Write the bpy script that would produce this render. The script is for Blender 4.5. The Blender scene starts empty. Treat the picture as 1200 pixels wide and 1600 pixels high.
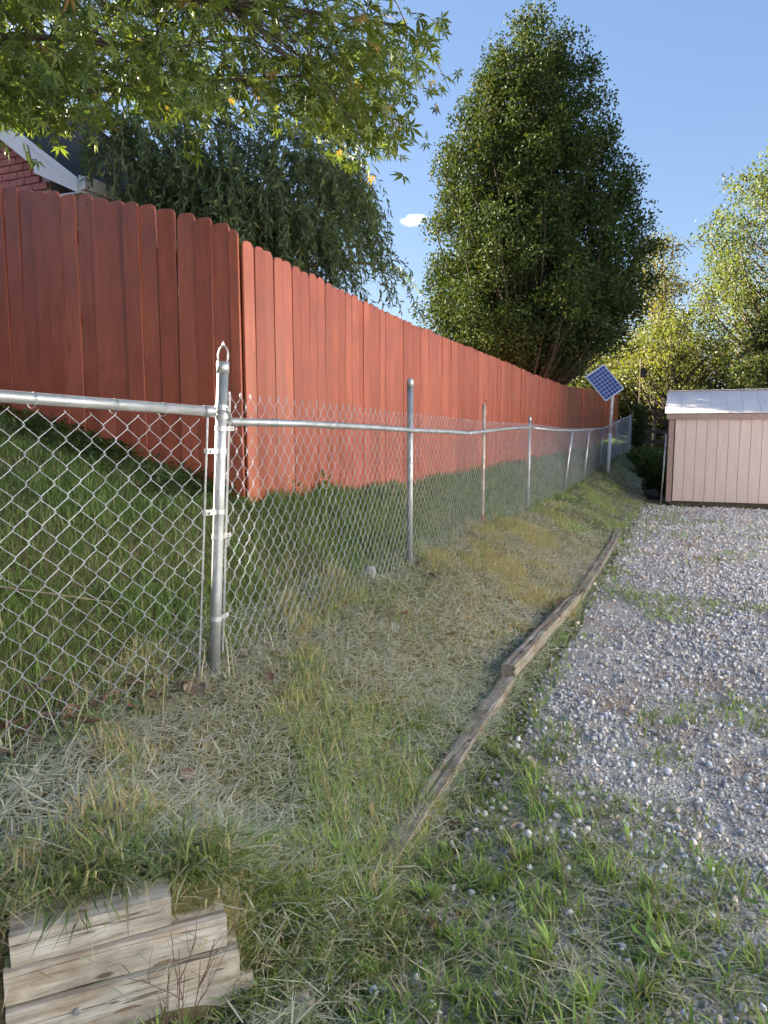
import bpy, math
import numpy as np
from mathutils import Vector, Matrix, Euler

RNG = np.random.default_rng(7)
scene = bpy.context.scene
COL = scene.collection

# ------------------------------------------------------------------ camera, sky, sun, exposure
# world frame: x across the driveway (to the right), y along it, z up
YAW, PITCH = math.atan2(.386, .9225), math.atan(125 / 1109.0)
cam_d = bpy.data.cameras.new('camera')
cam = bpy.data.objects.new('camera', cam_d); COL.objects.link(cam)
cam.location = (0, 0, 1.5)
cam.rotation_euler = (math.pi / 2 - PITCH, 0, YAW)
cam_d.sensor_fit = 'VERTICAL'; cam_d.sensor_height = 36.0; cam_d.lens = 1109 / 1600 * 36
cam_d.clip_start = .05; cam_d.clip_end = 5000
scene.camera = cam

SUN_EL, SUN_AZ = math.radians(19), math.atan2(-.975, .22)      # azimuth clockwise from +y
SUN_DIR = Vector((math.sin(SUN_AZ) * math.cos(SUN_EL), math.cos(SUN_AZ) * math.cos(SUN_EL), math.sin(SUN_EL)))
world = bpy.data.worlds.new('World'); scene.world = world; world.use_nodes = True
wn = world.node_tree.nodes; wl = world.node_tree.links
sky = wn.new('ShaderNodeTexSky'); sky.sky_type = 'NISHITA'; sky.sun_disc = False
sky.sun_elevation = SUN_EL; sky.sun_rotation = SUN_AZ
sky.altitude = 300; sky.air_density = 1.0; sky.dust_density = .5; sky.ozone_density = 3.5
bg = wn['Background']; bg.inputs['Strength'].default_value = .061
gm = wn.new('ShaderNodeGamma'); gm.inputs[1].default_value = .45        # hazy, even brightness over the whole dome
wl.new(sky.outputs[0], gm.inputs[0]); hs = wn.new('ShaderNodeHueSaturation'); hs.inputs['Saturation'].default_value = 1.5; hs.inputs['Hue'].default_value = .515
wl.new(gm.outputs[0], hs.inputs['Color']); wl.new(hs.outputs[0], bg.inputs['Color'])
sun_d = bpy.data.lights.new('sun', 'SUN'); sun_d.energy = 4.8; sun_d.angle = math.radians(.53); sun_d.color = (1, .88, .70)
sun = bpy.data.objects.new('sun', sun_d); COL.objects.link(sun)
sun.rotation_euler = SUN_DIR.to_track_quat('Z', 'Y').to_euler(); sun.location = (-20, 0, 20)
vs = scene.view_settings
vs.view_transform = 'Standard'; vs.look = 'None'; vs.gamma = 1.0; vs.exposure = 3.08; vs.use_curve_mapping = False
scene.render.engine = 'CYCLES'
scene.cycles.max_bounces = 8; scene.cycles.transparent_max_bounces = 8; scene.cycles.volume_bounces = 3

# ------------------------------------------------------------------ small tools
def c2w(X, D, z):
    """a point X metres right of and D metres ahead of the photographer, in the driveway's frame"""
    return np.array([.9225 * X - .386 * D, .386 * X + .9225 * D, z])

def hash2(ix, iy, s=0):
    h = np.sin(ix * 127.1 + iy * 311.7 + s * 74.7) * 43758.5453
    return h - np.floor(h)

def vnoise(x, y, s=0):
    x = np.asarray(x, float); y = np.asarray(y, float)
    ix, iy = np.floor(x), np.floor(y); fx, fy = x - ix, y - iy
    fx = fx * fx * (3 - 2 * fx); fy = fy * fy * (3 - 2 * fy)
    a, b = hash2(ix, iy, s), hash2(ix + 1, iy, s); c, d = hash2(ix, iy + 1, s), hash2(ix + 1, iy + 1, s)
    return (a + (b - a) * fx) * (1 - fy) + (c + (d - c) * fx) * fy

def fbm(x, y, s=0, n=3):
    v, a, t = 0, 1, 0
    for k in range(n):
        v = v + a * vnoise(np.asarray(x) * 2 ** k, np.asarray(y) * 2 ** k, s + k); t += a; a *= .5
    return v / t

def sstep(a, b, x):
    t = np.clip((np.asarray(x, float) - a) / (b - a), 0, 1); return t * t * (3 - 2 * t)

def link(name, me, mat=None, parent=None):
    o = bpy.data.objects.new(name, me); COL.objects.link(o)
    if mat is not None and me is not None and len(me.materials) == 0: me.materials.append(mat)
    if parent is not None: o.parent = parent
    return o

def tag(o, label=None, cat=None, group=None, kind=None):
    if label: o['label'] = label
    if cat: o['category'] = cat
    if group: o['group'] = group
    if kind: o['kind'] = kind
    return o

def empty(name, loc=(0, 0, 0), rz=0):
    o = bpy.data.objects.new(name, None); COL.objects.link(o)
    o.empty_display_size = .1; o.location = loc; o.rotation_euler = (0, 0, rz); return o

def mesh_np(name, V, F, col=None, smooth=False):
    """V (n,3), F (m,3|4) -> mesh, built from arrays"""
    V = np.ascontiguousarray(V, np.float32); F = np.ascontiguousarray(F, np.int32); k = F.shape[1]
    me = bpy.data.meshes.new(name)
    me.vertices.add(len(V)); me.vertices.foreach_set('co', V.ravel())
    me.loops.add(F.size); me.loops.foreach_set('vertex_index', F.ravel())
    me.polygons.add(len(F)); me.polygons.foreach_set('loop_start', np.arange(0, F.size, k, dtype=np.int32))
    if smooth: me.polygons.foreach_set('use_smooth', np.ones(len(F), bool))
    me.update(calc_edges=True)
    if col is not None:
        a = me.color_attributes.new('Col', 'FLOAT_COLOR', 'POINT')
        c = np.ones((len(V), 4), np.float32); c[:, :3] = col; a.data.foreach_set('color', c.ravel())
    return me

class MB:
    """collects shapes that belong to ONE part"""
    def __init__(s): s.v = []; s.f = []; s.sm = []
    def add(s, V, F, smooth=False):
        n = len(s.v); s.v += [tuple(map(float, p)) for p in V]
        for f in F: s.f.append(tuple(i + n for i in f)); s.sm.append(smooth)
        return s
    def box(s, c, size, M=None):
        x, y, z = [q / 2 for q in size]
        P = [Vector((sx * x, sy * y, sz * z)) for sz in (-1, 1) for sy in (-1, 1) for sx in (-1, 1)]
        if M is not None: P = [M @ p for p in P]
        c = Vector(c); P = [p + c for p in P]
        return s.add(P, [(0, 2, 3, 1), (4, 5, 7, 6), (0, 1, 5, 4), (1, 3, 7, 5), (3, 2, 6, 7), (2, 0, 4, 6)])
    def tube(s, pts, r, n=10, caps=True):
        pts = [Vector(p) for p in pts]; rs = r if hasattr(r, '__len__') else [r] * len(pts)
        V = []; F = []; ref = None
        for i, p in enumerate(pts):
            t = (pts[min(i + 1, len(pts) - 1)] - pts[max(i - 1, 0)]).normalized()
            if ref is None: ref = Vector((1, 0, 0)) if abs(t.x) < .8 else Vector((0, 1, 0))
            a = (ref - t * ref.dot(t)).normalized(); b = t.cross(a); ref = a
            for k in range(n):
                q = 2 * math.pi * k / n; V.append(p + (a * math.cos(q) + b * math.sin(q)) * rs[i])
        for i in range(len(pts) - 1):
            for k in range(n):
                k2 = (k + 1) % n; F.append((i * n + k, i * n + k2, (i + 1) * n + k2, (i + 1) * n + k))
        m = len(pts) - 1
        s.add(V, F, True)
        if caps:
            b0 = len(s.v) - len(V)
            s.f.append(tuple(b0 + k for k in reversed(range(n)))); s.sm.append(False)
            s.f.append(tuple(b0 + m * n + k for k in range(n))); s.sm.append(False)
        return s
    def ring(s, c, axis, R, r, h=None, n=20, arc=1.0):
        """band round an axis: flat strap if h is given, else a wire loop"""
        q = Vector(axis).normalized().to_track_quat('Z', 'Y'); c = Vector(c)
        m = n if arc >= 1 else n + 1
        prof = [(R, -h / 2), (R + r, -h / 2), (R + r, h / 2), (R, h / 2)] if h else [(R + r * math.cos(a), r * math.sin(a)) for a in [k * math.pi / 3 for k in range(6)]]
        k = len(prof); V = []; F = []
        for i in range(m):
            a = 2 * math.pi * arc * i / n
            for (pr, pz) in prof: V.append(c + q @ Vector((pr * math.cos(a), pr * math.sin(a), pz)))
        for i in range(n if arc >= 1 else n):
            i2 = (i + 1) % m if arc >= 1 else i + 1
            for j in range(k): F.append((i * k + j, i2 * k + j, i2 * k + (j + 1) % k, i * k + (j + 1) % k))
        return s.add(V, F, h is None)
    def mesh(s, name):
        me = bpy.data.meshes.new(name); me.from_pydata(s.v, [], s.f)
        me.polygons.foreach_set('use_smooth', s.sm); me.update(); return me
    def build(s, name, mat, parent=None): return link(name, s.mesh(name), mat, parent)

# ------------------------------------------------------------------ materials
def new_mat(name):
    m = bpy.data.materials.new(name); m.use_nodes = True
    nt = m.node_tree; b = nt.nodes['Principled BSDF']; return m, nt, b

def nd(nt, t, **kw):
    n = nt.nodes.new(t)
    for k, v in kw.items():
        if k in n.inputs: n.inputs[k].default_value = v
        else: setattr(n, k, v)
    return n

def ramp(nt, src, stops):
    r = nt.nodes.new('ShaderNodeValToRGB'); e = r.color_ramp.elements
    while len(e) < len(stops): e.new(.5)
    for el, (p, c) in zip(e, stops): el.position = p; el.color = (*c, 1)
    nt.links.new(src, r.inputs[0]); return r.outputs[0]

def mixc(nt, fac, a, b, mode='MIX'):
    m = nt.nodes.new('ShaderNodeMix'); m.data_type = 'RGBA'; m.blend_type = mode
    for s, v in ((m.inputs[0], fac), (m.inputs[6], a), (m.inputs[7], b)):
        if hasattr(v, 'is_output'): nt.links.new(v, s)
        else: s.default_value = v if not isinstance(v, tuple) else (*v, 1)
    return m.outputs[2]

def coords(nt, kind='Object', scale=(1, 1, 1), rand=False):
    tc = nt.nodes.new('ShaderNodeTexCoord'); mp = nt.nodes.new('ShaderNodeMapping')
    mp.inputs['Scale'].default_value = scale
    nt.links.new(tc.outputs[kind], mp.inputs[0])
    if rand:
        oi = nt.nodes.new('ShaderNodeObjectInfo'); mu = nt.nodes.new('ShaderNodeMath'); mu.operation = 'MULTIPLY'; mu.inputs[1].default_value = 37.0
        nt.links.new(oi.outputs['Random'], mu.inputs[0]); cb = nt.nodes.new('ShaderNodeCombineXYZ')
        for k in range(3): nt.links.new(mu.outputs[0], cb.inputs[k])
        nt.links.new(cb.outputs[0], mp.inputs['Location'])
    return mp.outputs[0]

def noise(nt, vec, scale, detail=4, rough=.55):
    n = nd(nt, 'ShaderNodeTexNoise'); n.inputs['Scale'].default_value = scale; n.inputs['Detail'].default_value = detail; n.inputs['Roughness'].default_value = rough
    nt.links.new(vec, n.inputs['Vector']); return n.outputs['Fac']

def bump(nt, b, h, strength=.3, dist=.01):
    n = nt.nodes.new('ShaderNodeBump'); n.inputs['Strength'].default_value = strength; n.inputs['Distance'].default_value = dist
    nt.links.new(h, n.inputs['Height']); nt.links.new(n.outputs[0], b.inputs['Normal'])

def mat_leaf(name, trans=.45, rough=.5, spec=.3):
    m, nt, b = new_mat(name)
    at = nt.nodes.new('ShaderNodeAttribute'); at.attribute_name = 'Col'
    b.inputs['Roughness'].default_value = rough; b.inputs['Specular IOR Level'].default_value = spec
    nt.links.new(at.outputs['Color'], b.inputs['Base Color'])
    tr = nt.nodes.new('ShaderNodeBsdfTranslucent')
    tc = mixc(nt, 1.0, at.outputs['Color'], (1.5, 1.45, .55), 'MULTIPLY'); nt.links.new(tc, tr.inputs[0])
    mx = nt.nodes.new('ShaderNodeMixShader'); mx.inputs[0].default_value = trans
    nt.links.new(b.outputs[0], mx.inputs[1]); nt.links.new(tr.outputs[0], mx.inputs[2])
    nt.links.new(mx.outputs[0], nt.nodes['Material Output'].inputs[0]); return m

def mat_col(name, rough=.8, var=.25, scale=60):
    m, nt, b = new_mat(name)
    at = nt.nodes.new('ShaderNodeAttribute'); at.attribute_name = 'Col'
    n = noise(nt, coords(nt), scale); r = ramp(nt, n, [(.3, (1 - var,) * 3), (.7, (1 + var * .4,) * 3)])
    nt.links.new(mixc(nt, 1.0, at.outputs['Color'], r, 'MULTIPLY'), b.inputs['Base Color'])
    b.inputs['Roughness'].default_value = rough; bump(nt, b, n, .25, .003); return m

def mat_simple(name, c, rough=.6, metal=0, var=.2, scale=8, bmp=.15, spec=.5, stretch=(1, 1, 1)):
    m, nt, b = new_mat(name)
    n = noise(nt, coords(nt, 'Object', stretch, True), scale, 6)
    r = ramp(nt, n, [(.25, tuple(q * (1 - var) for q in c)), (.75, tuple(min(1, q * (1 + var * .7)) for q in c))])
    nt.links.new(r, b.inputs['Base Color']); b.inputs['Roughness'].default_value = rough; b.inputs['Metallic'].default_value = metal
    b.inputs['Specular IOR Level'].default_value = spec
    if bmp: bump(nt, b, n, bmp, .004)
    return m

def mat_red():
    m, nt, b = new_mat('red_fence_paint')
    v = coords(nt, 'Object', (1, 1, .045), True)
    g = noise(nt, v, 55, 6, .65)                                   # grain running up the board
    w = noise(nt, coords(nt, 'Object', (1, 1, 1), True), 3.5, 5)    # wear
    oi = nt.nodes.new('ShaderNodeObjectInfo')
    base = ramp(nt, oi.outputs['Random'], [(0, (.31, .066, .030)), (.5, (.375, .088, .044)), (1, (.44, .115, .062))])
    c = mixc(nt, 1.0, base, ramp(nt, g, [(.3, (.76, .75, .74)), (.65, (1.08, 1.08, 1.08))]), 'MULTIPLY')
    c = mixc(nt, 1.0, c, ramp(nt, w, [(.35, (.85, .83, .8)), (.7, (1.1, 1.12, 1.14))]), 'MULTIPLY')
    vo = nd(nt, 'ShaderNodeTexVoronoi'); vo.inputs['Scale'].default_value = 1.0; nt.links.new(coords(nt, 'Object', (9, 9, 2.2), True), vo.inputs['Vector'])
    knot = ramp(nt, vo.outputs['Distance'], [(.03, (.35, .3, .3)), (.07, (1, 1, 1))])
    c = mixc(nt, 1.0, c, knot, 'MULTIPLY')
    nt.links.new(c, b.inputs['Base Color'])
    nt.links.new(ramp(nt, w, [(.3, (.34,) * 3), (.7, (.5,) * 3)]), b.inputs['Roughness'])
    b.inputs['Specular IOR Level'].default_value = .55
    bump(nt, b, g, .35, .004); return m

def mat_wood(name, a, c2, dark, axis=0, scale=1.0):
    m, nt, b = new_mat(name)
    st = [28, 28, 28]; st[axis] = 2.6
    v = coords(nt, 'Object', tuple(q * scale for q in st), True)
    g = noise(nt, v, 1.6, 8, .7)
    w = noise(nt, coords(nt, 'Object', (1, 1, 1), True), 9, 5)
    c = ramp(nt, g, [(.27, dark), (.40, c2), (.55, a), (.8, tuple(min(1, q * 1.2) for q in a))])
    c = mixc(nt, 1.0, c, ramp(nt, w, [(.3, (.62, .58, .52)), (.65, (1.1, 1.1, 1.1))]), 'MULTIPLY')
    st2 = [17, 17, 17]; st2[axis] = .55
    ck = noise(nt, coords(nt, 'Object', tuple(st2), True), 1.7, 3, .5)
    crack = ramp(nt, ck, [(.372, (1, 1, 1)), (.38, (.28, .24, .21)), (.388, (.28, .24, .21)), (.398, (1, 1, 1))])
    tint = noise(nt, coords(nt, 'Object', (1.6, 5, 5), True), 2.2, 4)
    c = mixc(nt, 1.0, c, ramp(nt, tint, [(.45, (1, 1, 1)), (.68, (.9, .77, .64))]), 'MULTIPLY')
    vo = nd(nt, 'ShaderNodeTexVoronoi'); vo.inputs['Scale'].default_value = 1.0; nt.links.new(coords(nt, 'Object', (4.2, 9, 9), True), vo.inputs['Vector'])
    kn = ramp(nt, vo.outputs['Distance'], [(.05, (.45, .33, .25)), (.11, (.62, .5, .4)), (.14, (.3, .24, .2)), (.17, (1, 1, 1))])
    c = mixc(nt, 1.0, mixc(nt, 1.0, c, crack, 'MULTIPLY'), kn, 'MULTIPLY')
    nt.links.new(c, b.inputs['Base Color']); b.inputs['Roughness'].default_value = .85; b.inputs['Specular IOR Level'].default_value = .25
    bump(nt, b, mixc(nt, 1.0, g, crack, 'MULTIPLY'), .4, .005); return m

def mat_galv(name, c=(.47, .49, .51), rough=.46, metal=.75):
    m, nt, b = new_mat(name)
    v = coords(nt, 'Object', (1, 1, 1), True)
    n = noise(nt, v, 70, 3); n2 = noise(nt, v, 7, 6)
    r = ramp(nt, n2, [(.3, tuple(q * .62 for q in c)), (.6, c), (.85, tuple(q * 1.2 for q in c))])
    r = mixc(nt, 1.0, r, ramp(nt, n, [(.3, (.9,) * 3), (.7, (1.06,) * 3)]), 'MULTIPLY')
    nt.links.new(r, b.inputs['Base Color']); b.inputs['Metallic'].default_value = metal
    nt.links.new(ramp(nt, n2, [(.3, (rough + .15,) * 3), (.7, (rough - .05,) * 3)]), b.inputs['Roughness']); return m

M = {}
M['red'] = mat_red()
M['leaf'] = mat_leaf('leaf', .42)
M['leafdense'] = mat_leaf('leathery_leaf', .2, .6, .06)
M['maple'] = mat_leaf('maple_leaf', .38, .5)
M['grass'] = mat_leaf('grass_blade', .28, .55, .2)
M['straw'] = mat_col('straw', .75, .2, 90)
M['stone'] = mat_col('gravel_stone', .8, .35, 120)
M['deadleaf'] = mat_col('dead_leaf', .8, .4, 45)
M['galv'] = mat_galv('galvanised_steel')
M['wire'] = mat_galv('galvanised_wire', (.42, .45, .50), .5, .55)
M['alu'] = mat_galv('aluminium', (.6, .61, .63), .42, .7)
M['rustpost'] = mat_simple('weathered_post', (.50, .42, .34), .55, .25, .45, 14)
M['rust'] = mat_simple('rust', (.26, .1, .05), .85, 0, .4, 30)
M['timber'] = mat_wood('weathered_timber', (.46, .435, .40), (.34, .305, .265), (.12, .1, .08), 0, 1.7)
M['edging'] = mat_wood('edging_timber', (.31, .285, .245), (.2, .175, .145), (.06, .05, .042), 0, 1.6)
M['bark'] = mat_simple('bark', (.075, .06, .048), .9, 0, .5, 9, .6, .2, (1, 1, .3))
M['barkpale'] = mat_simple('pale_bark', (.2, .17, .13), .9, 0, .4, 9, .5, .2, (1, 1, .3))
M['brick'] = mat_simple('brick', (.44, .19, .165), .85, 0, .3, 22, .3, .3)
M['mortar'] = mat_simple('mortar', (.56, .50, .47), .9, 0, .2, 40, .3, .2)
M['white'] = mat_simple('white_trim', (.78, .79, .8), .45, 0, .06, 5, .05)
M['roofing'] = mat_simple('roof_shingle', (.07, .062, .056), .95, 0, .3, 30, .4, .05)
M['siding'] = mat_simple('shed_siding', (.52, .41, .39), .6, 0, .1, 16, .12, .4, (1, 1, .12))
M['shedtrim'] = mat_simple('shed_trim', (.27, .185, .165), .6, 0, .15, 12)
M['shedroof'] = mat_simple('shed_roof', (.62, .58, .57), .42, 0, .1, 4, .06)
M['dark'] = mat_simple('dark_plastic', (.02, .02, .022), .5, 0, .3, 10)
M['block'] = mat_simple('dark_wood', (.07, .055, .045), .9, 0, .4, 12, .4)
M['backing'] = mat_simple('dark_sheathing', (.05, .042, .04), .9, 0, .3, 8)

# ------------------------------------------------------------------ the lie of the land
YS = [0, 2.5, 5, 7.4, 9.8, 13, 16, 19.2, 27, 36, 60, 400]
ZC = [.33, .42, .48, .46, .38, .36, .43, .50, .88, 1.0, 1.0, .6]         # along the chain-link
ZR = [1.03, 1.03, 1.0, .92, .92, .93, .93, .93, 1.05, 1.2, 1.2, .8]      # along the red fence
WN = np.array([.7071, -.7071]); WP = np.array([-1.0, 1.43])               # retaining wall line
def height(x, y, rough=True):
    x = np.asarray(x, float); y = np.asarray(y, float)
    zc = np.interp(y, YS, ZC); zr = np.interp(y, YS, ZR)
    xc = np.interp(y, [-2, .1, 1.63, 2.5], [-2.75, -2.4, -2.06, -1.88])
    near = np.where(x > xc, zc * sstep(-.78, xc - .07, x), zc + (zr - zc) * np.clip((xc - x) / (2.83 + xc), 0, 1))
    hill = np.interp(-x, [2.83, 3.07, 3.46, 3.85, 4.4, 5.2, 8, 17, 26, 60, 500], [0, .07, .2, .33, .45, .62, 1.3, 3.0, 3.6, 3.6, 3.0]) * sstep(70, 25, y) + np.interp(-x, [5.2, 8, 17, 30, 60, 500], [0, .4, 2.3, 3.4, 3.4, 1.0]) * sstep(9.5, 6.5, y)  # second term: unseen rise added on the left to shade the foreground
    z = np.where(x < -2.83, zr + hill, near)
    # made-up ground behind the timber wall
    d = (x - WP[0]) * WN[0] + (y - WP[1]) * WN[1]
    s_ = -((x - WP[0]) + (y - WP[1])) * .7071                       # along the wall, negative past its free end
    wd = .045 + .5 * sstep(.06, -.2, s_)
    k = np.clip((-.03 - d) / wd, 0, 1) * sstep(2.1, 1.38, y)
    z = z * (1 - .9 * sstep(-.03, .01, d) * sstep(1.75, 1.4, y) * sstep(-.2, .05, s_))
    top = .335 + .05 * sstep(-.1, -.5, d)
    z = np.where(z < top, z + (top - z) * k, z)
    far = sstep(16, 30, y) * sstep(-1.5, 0.5, x)
    z = z - .05 * sstep(8, 15, y) * sstep(-1, 0, x) + .15 * far
    if rough:
        a = sstep(-.7, -1.1, x)
        z = z + (fbm(x * 2.2, y * 2.2, 3) - .5) * (.02 + .07 * a) + (fbm(x * 9, y * 9, 5) - .5) * (.012 + .02 * a)
    return z
def H(x, y): return float(height(np.array([x]), np.array([y]))[0])

def axis_pts(segs):
    out = []
    for a, b, s in segs: out += list(np.arange(a, b - 1e-6, s))
    return np.array(out + [segs[-1][1]])
gx = axis_pts([(-500, -60, 44), (-60, -10, 2.5), (-10, -4, .25), (-4, -2.2, .1), (-2.2, -.6, .035), (-.6, 3, .1), (3, 10, .5), (10, 60, 5), (60, 500, 44)])
gy = axis_pts([(-60, -4, 7), (-4, .6, .3), (.6, 2.6, .035), (2.6, 8, .08), (8, 22, .25), (22, 60, 1), (60, 500, 44)])
GX, GY = np.meshgrid(gx, gy); GZ = height(GX, GY)
nx, ny = len(gx), len(gy)
ii = (np.arange(ny - 1)[:, None] * nx + np.arange(nx - 1)[None, :]).ravel()
me = mesh_np('ground', np.stack([GX.ravel(), GY.ravel(), GZ.ravel()], 1), np.stack([ii, ii + 1, ii + nx + 1, ii + nx], 1), None, True)
m, nt, b = new_mat('earth_and_thatch')
pc = coords(nt)
n1 = noise(nt, pc, 1.3, 6); n2 = noise(nt, pc, 26, 6, .7); n3 = noise(nt, pc, 130, 4, .7)
c = ramp(nt, n1, [(.35, (.10, .105, .045)), (.55, (.17, .145, .085)), (.7, (.22, .17, .11))])
c = mixc(nt, 1.0, c, ramp(nt, n2, [(.3, (.5, .5, .45)), (.7, (1.3, 1.3, 1.25))]), 'MULTIPLY')
c = mixc(nt, 1.0, c, ramp(nt, n3, [(.3, (.55, .55, .5)), (.7, (1.35, 1.35, 1.3))]), 'MULTIPLY')
nt.links.new(c, b.inputs['Base Color']); b.inputs['Roughness'].default_value = .95; b.inputs['Specular IOR Level'].default_value = .1
bump(nt, b, n2, .6, .02)
tag(link('ground', me, m), kind='structure')

# gravel driveway: a sheet laid over the ground
dx = axis_pts([(-.83, 4, .06), (4, 6.5, .5)]); dy = axis_pts([(-3, .8, .4), (.8, 8, .06), (8, 15.9, .2)])
DX, DY = np.meshgrid(dx, dy)
EX = DX
DZ = height(EX, DY) + .005 - .06 * sstep(-.66, -.83, EX + .1 * (fbm(DY * 3, DY * 0, 9) - .5))
nx, ny = len(dx), len(dy); ii = (np.arange(ny - 1)[:, None] * nx + np.arange(nx - 1)[None, :]).ravel()
me = mesh_np('driveway', np.stack([EX.ravel(), DY.ravel(), DZ.ravel()], 1), np.stack([ii, ii + 1, ii + nx + 1, ii + nx], 1), None, True)
m, nt, b = new_mat('gravel_bed')
pc = coords(nt)
vo = nd(nt, 'ShaderNodeTexVoronoi'); vo.inputs['Scale'].default_value = 95; nt.links.new(pc, vo.inputs['Vector'])
sep = nt.nodes.new('ShaderNodeSeparateColor'); nt.links.new(vo.outputs['Color'], sep.inputs[0])
c = ramp(nt, sep.outputs[0], [(0, (.26, .24, .215)), (.5, (.42, .39, .35)), (1, (.58, .55, .5))])
n1 = noise(nt, pc, 1.7, 5)
c = mixc(nt, ramp(nt, n1, [(.48, (0, 0, 0)), (.66, (1, 1, 1))]), c, mixc(nt, .7, c, (.33, .22, .14)))
nt.links.new(c, b.inputs['Base Color']); b.inputs['Roughness'].default_value = .95
bump(nt, b, vo.outputs['Distance'], .9, .012)
tag(link('driveway', me, m), kind='structure')

# ------------------------------------------------------------------ red board fence
def picket_mesh(name, h, w=.138, t=.017, jag=0.0, seed=0):
    r = np.random.default_rng(seed); e = .032
    out = [(-w / 2, 0), (w / 2, 0), (w / 2, h - e * 1.15), (w / 2 - e * .35, h - e * .45), (w / 2 - e, h), (-w / 2 + e, h), (-w / 2 + e * .35, h - e * .45), (-w / 2, h - e * 1.15)]
    out = [(x, z + (r.normal() * .002 if z > .5 else 0)) for x, z in out]
    n = len(out); ch = .0025
    V = [(x, t / 2, z) for x, z in out] + [(x, -t / 2 + ch, z) for x, z in out] + [(x * (1 - 2 * ch / w), -t / 2, z if z < .1 else z - ch) for x, z in out]
    F = [tuple(range(n))]
    for k in range(n):
        k2 = (k + 1) % n; F.append((k, n + k, n + k2, k2)); F.append((n + k, 2 * n + k, 2 * n + k2, n + k2))
    F.append(tuple(2 * n + k for k in reversed(range(n))))
    me = bpy.data.meshes.new(name); me.from_pydata(V, [], F); me.update(); me.materials.append(M['red']); return me
PK = [picket_mesh('picket', 1.86, .1275, .017, 0, k) for k in range(4)]; PKW = [picket_mesh('picket', 1.86, .1455, .017, 0, 9 + k) for k in range(4)]
PKN = picket_mesh('picket_narrow', 1.86, .075)
FY, FX = 4.24, -2.83
def back_rail(parent, a, b2):
    a, b2 = Vector(a), Vector(b2); d = b2 - a
    q = d.to_track_quat('X', 'Z'); mb = MB(); mb.box((0, 0, 0), (d.length, .038, .089)); o = mb.build('rail', M['red'], parent)
    o.location = (a + b2) / 2; o.rotation_euler = q.to_euler(); return o
def fence_post(parent, x, y, ztop):
    mb = MB(); z0 = H(x, y) - .3; mb.box((0, 0, (ztop - z0) / 2), (.089, .089, ztop - z0)); o = mb.build('post', M['red'], parent); o.location = (x, y, z0)

fr = empty('privacy_fence', (FX, FY, 1.0))
tag(fr, 'long run of salmon red painted dog eared boards beside the gravel driveway', 'fence')
fr_inv = Matrix.Translation((-FX, -FY, -1.0))
RT_Y = [4.24, 5.5, 7.7, 9, 11.5, 14.5, 17.2, 18.5, 20.5, 23.7, 29, 35.2]
RT_Z = [2.81, 2.76, 2.70, 2.69, 2.69, 2.67, 2.67, 2.68, 2.74, 2.86, 3.05, 3.22]
y = FY + .02 + .07; k = 0
wob = 0
while y < 35.2:
    wob = .8 * wob + RNG.normal() * .004
    zt = np.interp(y, RT_Y, RT_Z) + wob + RNG.normal() * .006
    o = link('picket', PK[k % 4], None, fr)
    o.location = (FX + RNG.normal() * .0022 - FX, y - FY, zt - 1.86 - 1.0)
    o.rotation_euler = (RNG.normal() * .0035, RNG.normal() * .004, math.pi / 2 + RNG.normal() * .024)
    y += .1315 + RNG.random() * .002; k += 1
ys = np.arange(4.3, 35.3, 2.42)
for a, b2 in zip(ys[:-1], ys[1:]):
    for dz in (-.28, -.9, -1.52):
        back_rail(fr, (FX - .035 - FX, a - FY, np.interp(a, RT_Y, RT_Z) + dz - 1), (FX - .035 - FX, b2 - .004 - FY, np.interp(b2, RT_Y, RT_Z) + dz - 1))
for a in ys:
    fence_post(fr, FX - .1, a, np.interp(a, RT_Y, RT_Z) - .1)
for o in fr.children:
    if o.name.startswith('post'): o.location = Vector(o.location) - Vector((FX, FY, 1.0))

fl = empty('privacy_fence', (FX, FY, 1.03))
tag(fl, 'short brownish red board fence run climbing the hill towards the brick house', 'fence')
LX = [-8.2, -5.06, -4.27, -3.76, -3.39, -3.01, -2.83]; LZ = [3.98, 3.43, 3.27, 3.15, 3.06, 2.92, 2.86]
x = FX - .012 - .04; k = 0
while x > -8.1:
    me = PKN if k == 0 else PKW[k % 4]
    zt = np.interp(x, LX, LZ) + RNG.normal() * .006
    o = link('picket', me, None, fl)
    o.location = (x - FX, RNG.normal() * .0055, zt - 1.86 - 1.03)
    o.rotation_euler = (RNG.normal() * .004, RNG.normal() * .005, .04 + RNG.normal() * .04)
    x -= .115 if k == 0 else .150 + RNG.random() * .003; k += 1
xs = np.arange(-2.95, -8.3, -1.75)
for a, b2 in zip(xs[:-1], xs[1:]):
    for dz in (-.28, -.9, -1.52):
        back_rail(fl, (a - FX, .035, np.interp(a, LX, LZ) + dz - 1.03), (b2 + .004 - FX, .035, np.interp(b2, LX, LZ) + dz - 1.03))
for a in xs[1:]:
    fence_post(fl, a, FY + .1, np.interp(a, LX, LZ) - .1)
for o in fl.children:
    if o.name.startswith('post'): o.location = Vector(o.location) - Vector((FX, FY, 1.03))

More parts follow.
